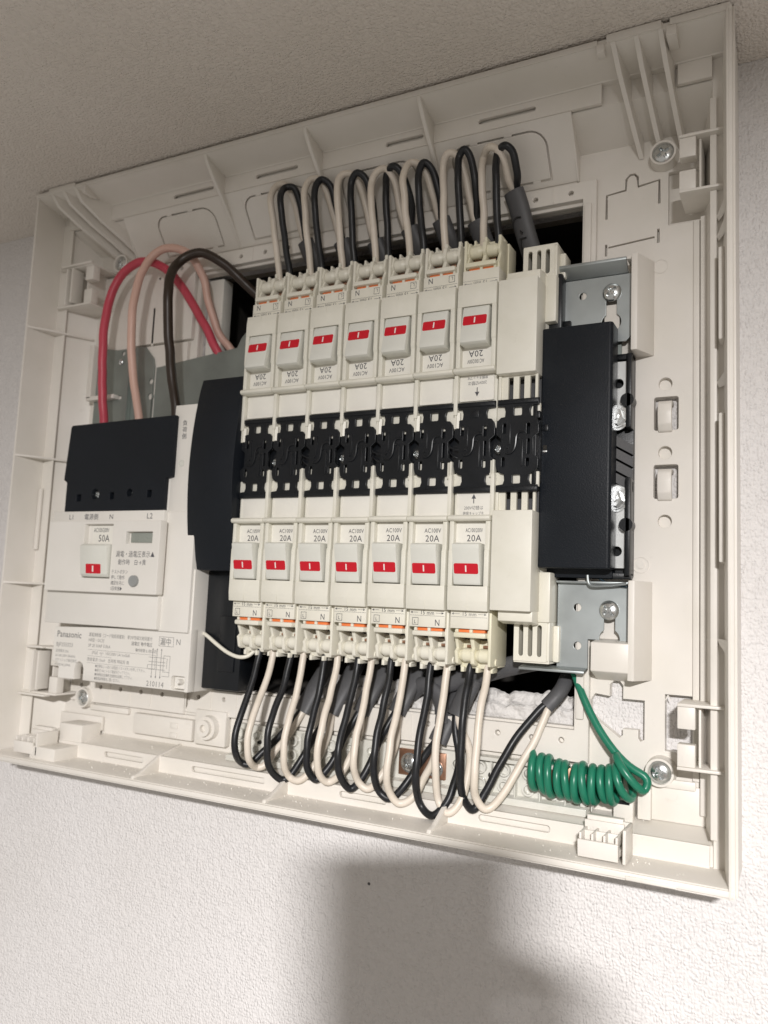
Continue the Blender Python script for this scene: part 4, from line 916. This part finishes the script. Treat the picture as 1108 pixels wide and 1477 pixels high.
def cable(key, label, group, top):
    wb, ww = WIRES[key[0] + 'b' + key[1]], WIRES[key[0] + 'w' + key[1]]
    t = thing('twin_cable', label, 'cable', tuple(wb[0]), group)
    r = 2.72 if top else 2.6
    ext = lambda w: [(w[0][0], w[0][1], w[0][2] + (-14 if top else 12))] + [tuple(p) for p in w]
    e1, e2 = wb[-1], ww[-1]
    mid = tuple((a + c) / 2 for a, c in zip(e1, e2))
    dz = -1 if top else 1
    # sheathed tail that carries on behind the breakers into the opening
    tail = [mid, (mid[0] + 5, mid[1] - 6, mid[2] + dz * 16), (mid[0] + 9, -6, mid[2] + dz * 36), (mid[0] + 9, -20, mid[2] + dz * 60)]
    if key == 'T6': tail = [(-186.5, 20, 302), (-183, 17, 290), (-178.5, 10, 268), (-173, 0, 248), (-165, -14, 225)]
    if key == 'B6': tail = [(-155.5, 15, -64), (-151, 13, -58.5), (-147, 8, -52), (-146, -8, -40)]
    sq = lambda w, s_: [tuple(p) for p in w[:-1]] + [tuple(q * .4 + m_ * .6 for q, m_ in zip(w[-1], mid))]
    fl = 1.75 if key != 'B6' else 1.2
    b = MB(); b.tube(ext(sq(wb, -1)) + [tuple(Vector(tail[1]) * .5 + Vector(mid) * .5)], r, 14, 7, wob=.65); b.done('black_conductor', W_BLK, t, angle=60)
    b = MB(); b.tube(ext(sq(ww, 1)) + [tuple(Vector(tail[1]) * .5 + Vector(mid) * .5)], r, 14, 7, wob=.65); b.done('white_conductor', W_WHT, t, angle=60)
    b = MB(); b.tube(tail, 4.3 if key != 'T6' else 4.6, 18, 6, flat=fl if key != 'T6' else 1.7, flatdir=(1, 0.1, .12)); sh = b.done('sheath', SHEATH, t, angle=60)
    if key == 'T6':
        b = MB(); 
        def mk(pts, h): b.tube([(x, h, z) for x, z in pts], .55, 6, 4)
        mk([(-187, 278), (-184.4, 281.5), (-180.6, 281.2)], 20.2); mk([(-181.5, 272), (-179.6, 270)], 18.0); mk([(-182.5, 267), (-177.5, 267.4)], 15.6); mk([(-181.5, 266), (-181, 260.5), (-177.5, 257.2), (-174, 259)], 14.6); mk([(-177, 250), (-175, 254), (-173, 250)], 10)
        b.done('marker_writing', MARKB, t)
    return t
tw = ['leftmost', 'second from left', 'third from left', 'middle', 'fifth from left', 'sixth from left', 'rightmost']
for i in range(7):
    cable('T%d' % i, f'{tw[i]} of the black and white wire pairs arching over the upper breakers' if i < 6 else 'rightmost upper wire pair, arching from a grey sheath with black marker writing', 'wire pairs feeding the upper row', True)
    cable('B%d' % i, f'{tw[i]} of the black and white wire pairs looping below the lower breakers' if i < 6 else 'rightmost lower wire pair, looping down then rising into a grey sheath end', 'wire pairs feeding the lower row', False)
for key, nm, m_, r, lab in (('red', 'red_wire', W_RED, 3.9, 'thick red insulated wire curving into the top of the main breaker'), ('pink', 'pink_wire', W_PNK, 3.6, 'thick pale pink wire between the red and black main wires'), ('black', 'black_wire', W_BRN, 4.1, 'thick brownish black wire curving into the right of the main breaker')):
    w = [tuple(p) for p in WIRES[key]]; b = MB(); b.tube([(w[0][0], w[0][1], w[0][2] - 18)] + w + [(w[-1][0] + 8, w[-1][1] - 8, w[-1][2] - 14)], r, 18, 8, wob=.8)
    b.done(nm, m_, origin=w[0], label=lab, cat='wire', angle=60)
b = MB(); b.tube([tuple(p) for p in WIRES['thin']], 1.55, 10, 7); b.done('thin_white_wire', WMARK if False else BRKO, origin=WIRES['thin'][0], label='thin white lead sagging from the side of the main breaker to the leftmost lower breaker', cat='wire', angle=60)
# loose grey cables crossing behind the lower breakers
for pts, r, lab in (([(-250, 4, -62), (-215, 4, -50), (-185, 6, -40), (-158, 6, -33)], 4.6, 'grey sheathed cable lying across the opening above the torn wallpaper'), ([(-262, 2, -66), (-250, 6, -58), (-236, 8, -66), (-232, 12, -84)], 4.2, 'grey sheathed cable bending down behind the lower wire loops')):
    b = MB(); b.tube(pts, r, 14, 6, flat=1.5, flatdir=(0, 0.2, 1)); b.done('grey_cable', SHEATH, origin=pts[0], label=lab, cat='cable', angle=60)

# green earth wire with its coil
gp = [tuple(p) for p in WIRES['green']]
g = [(-146, 2, -26)] + gp
turns = 11.5; xs, xe = -97.5, -161
cz = lambda x: -102.2 - 5.5 * math.sin((x + 165) / 75 * math.pi) + (x + 91.5) * .02
npt = 14
coil = []
for k in range(int(turns * npt) + 1):
    u = k / (turns * npt); a = -2 * math.pi * u * turns + 3.3
    x = xs + (xe - xs) * u
    R_ = 10.6 + .7 * math.sin(u * 17) + .5 * math.sin(u * 41)
    tilt = (8.5 * (1 - u * 5.5) if u < 1 / 5.5 else 0) + .9 * math.sin(u * 31)
    coil.append((x - tilt * math.cos(a), 24 + R_ * .82 * math.sin(a), cz(x) + 7 * max(0, 1 - u * 7) + R_ * math.cos(a)))
tailp = [(-163.5, 20, -101), (-166.5, 14, -104), (-168.5, 13, -110), (-167, 16, -115.5), (-163.5, 18, -116)]
b = MB(); b.tube(g + coil[1:] + [(coil[-1][0] - 3, 22, coil[-1][2] + 3)], 2.55, 14, 3); b.done('green_earth_wire', W_GRN, origin=gp[0], label='green earth wire wound into a tight horizontal coil at the lower right', cat='wire', angle=60)

# ================================================================== EARTH TERMINAL BARS
et = thing('earth_terminal', 'milky clear earth terminal bar with copper plates and screws below the opening', 'terminal bar', (-210, 8, -113))
b = MB()
b.box(-412, -160, 8.5, 15, -127, -101, .8); b.prism([(8.5, -131), (23, -129.5), (23, -125), (14.4, -124), (14.4, -118), (8.7, -118)], 'x', -412.6, -126.4, .4)
b.box(-160, -129, 8.5, 17, -121, -99, .8); b.box(-204, -140, 14, 22, -103, -100.6, .3)
for k in range(17):
    x = -404 + 17 * k
    if -275 < x < -222: continue
    b.ring((x, -108.5), 4.2, 3.0, 15, 18.6, 20); b.ring((x, -119), 4.2, 3.0, 15, 18.6, 20)
    b.box(x + 8, x + 8.8, 15, 20, -126, -102)
b.box(-130.5, -127, 8.5, 22, -124, -104, .6)
b.done('terminal_strip', CLEAR, et)
for q in ((-262, -226, 15, 17.8, -121, -103), (-153, -136, 17, 19.8, -118, -101)):
    b = MB(); b.box(*q, .3); b.done('copper_plate', COPPER, et)
for x, z, r in ((-253, -112.2, 5.6), (-233, -114, 4.4), (-145, -106, 4.6)):
    b = MB(); b.cyl((x, 17.8, z), (x, 18.6, z), r + 1.4, 24); b.screwhead((x, z), r, 18.6, 3.0, .9, n=20); b.done('screw', ZINC, et)
for x in (-386, -369, -318, -193, -178):
    b = MB(); b.cyl((x, 14.9, -113.5), (x, 15.4, -113.5), 2.1, 16); b.done('dark_hole', CAVITY, et)

# ================================================================== PHONE AND HAND (they throw the soft shadow on the wall)
ph = thing('smartphone', 'smartphone held in front of the box, seen only as its soft shadow', 'phone', (0, 575, -60))
CM = Matrix.Identity(4)
def camspace(x, y, z):   # camera-side frame: right, up, back
    p = right * x + up * y + back * z; return (p.x, 560 - p.y, p.z)
b = MB(); bmv = bmesh.ops.create_cube(b.bm, size=1.0)['verts']
for v in bmv:
    q = camspace(-76 if v.co.x < 0 else 10, -190 if v.co.y < 0 else 32, 6 if v.co.z < 0 else 18); v.co = (q[0], -q[1], q[2])
bmesh.ops.bevel(b.bm, geom=[e for e in b.bm.edges], offset=5.8, segments=4, profile=.5, affect='EDGES')
b.done('body', PHONE, ph)
b = MB(); b.tube([(240, 690, -470), (200, 672, -360), (150, 650, -250), (104, 630, -160), (62, 612, -96), (24, 600, -58)], 38, 20, 6, flat=1.1, flatdir=(1, 0, 0))
for k, (z0, ln) in enumerate(((-14, 34), (-40, 40), (-64, 38), (-88, 30))):
    b.tube([(34, 606, -84 + k * -6), (50, 596, z0 - 6), (38, 574, z0 + 2), (22, 572, z0 + 3), (16 - ln * .1, 574, z0)], 10, 12, 5)
b.tube([(16, 612, -110), (-14, 622, -104), (-40, 624, -80), (-48, 618, -50)], 12, 12, 5)
b.done('person', SKIN, origin=(240, 690, -470), label='hand and forearm holding the phone, seen only as a shadow on the wall', cat='person', angle=60)
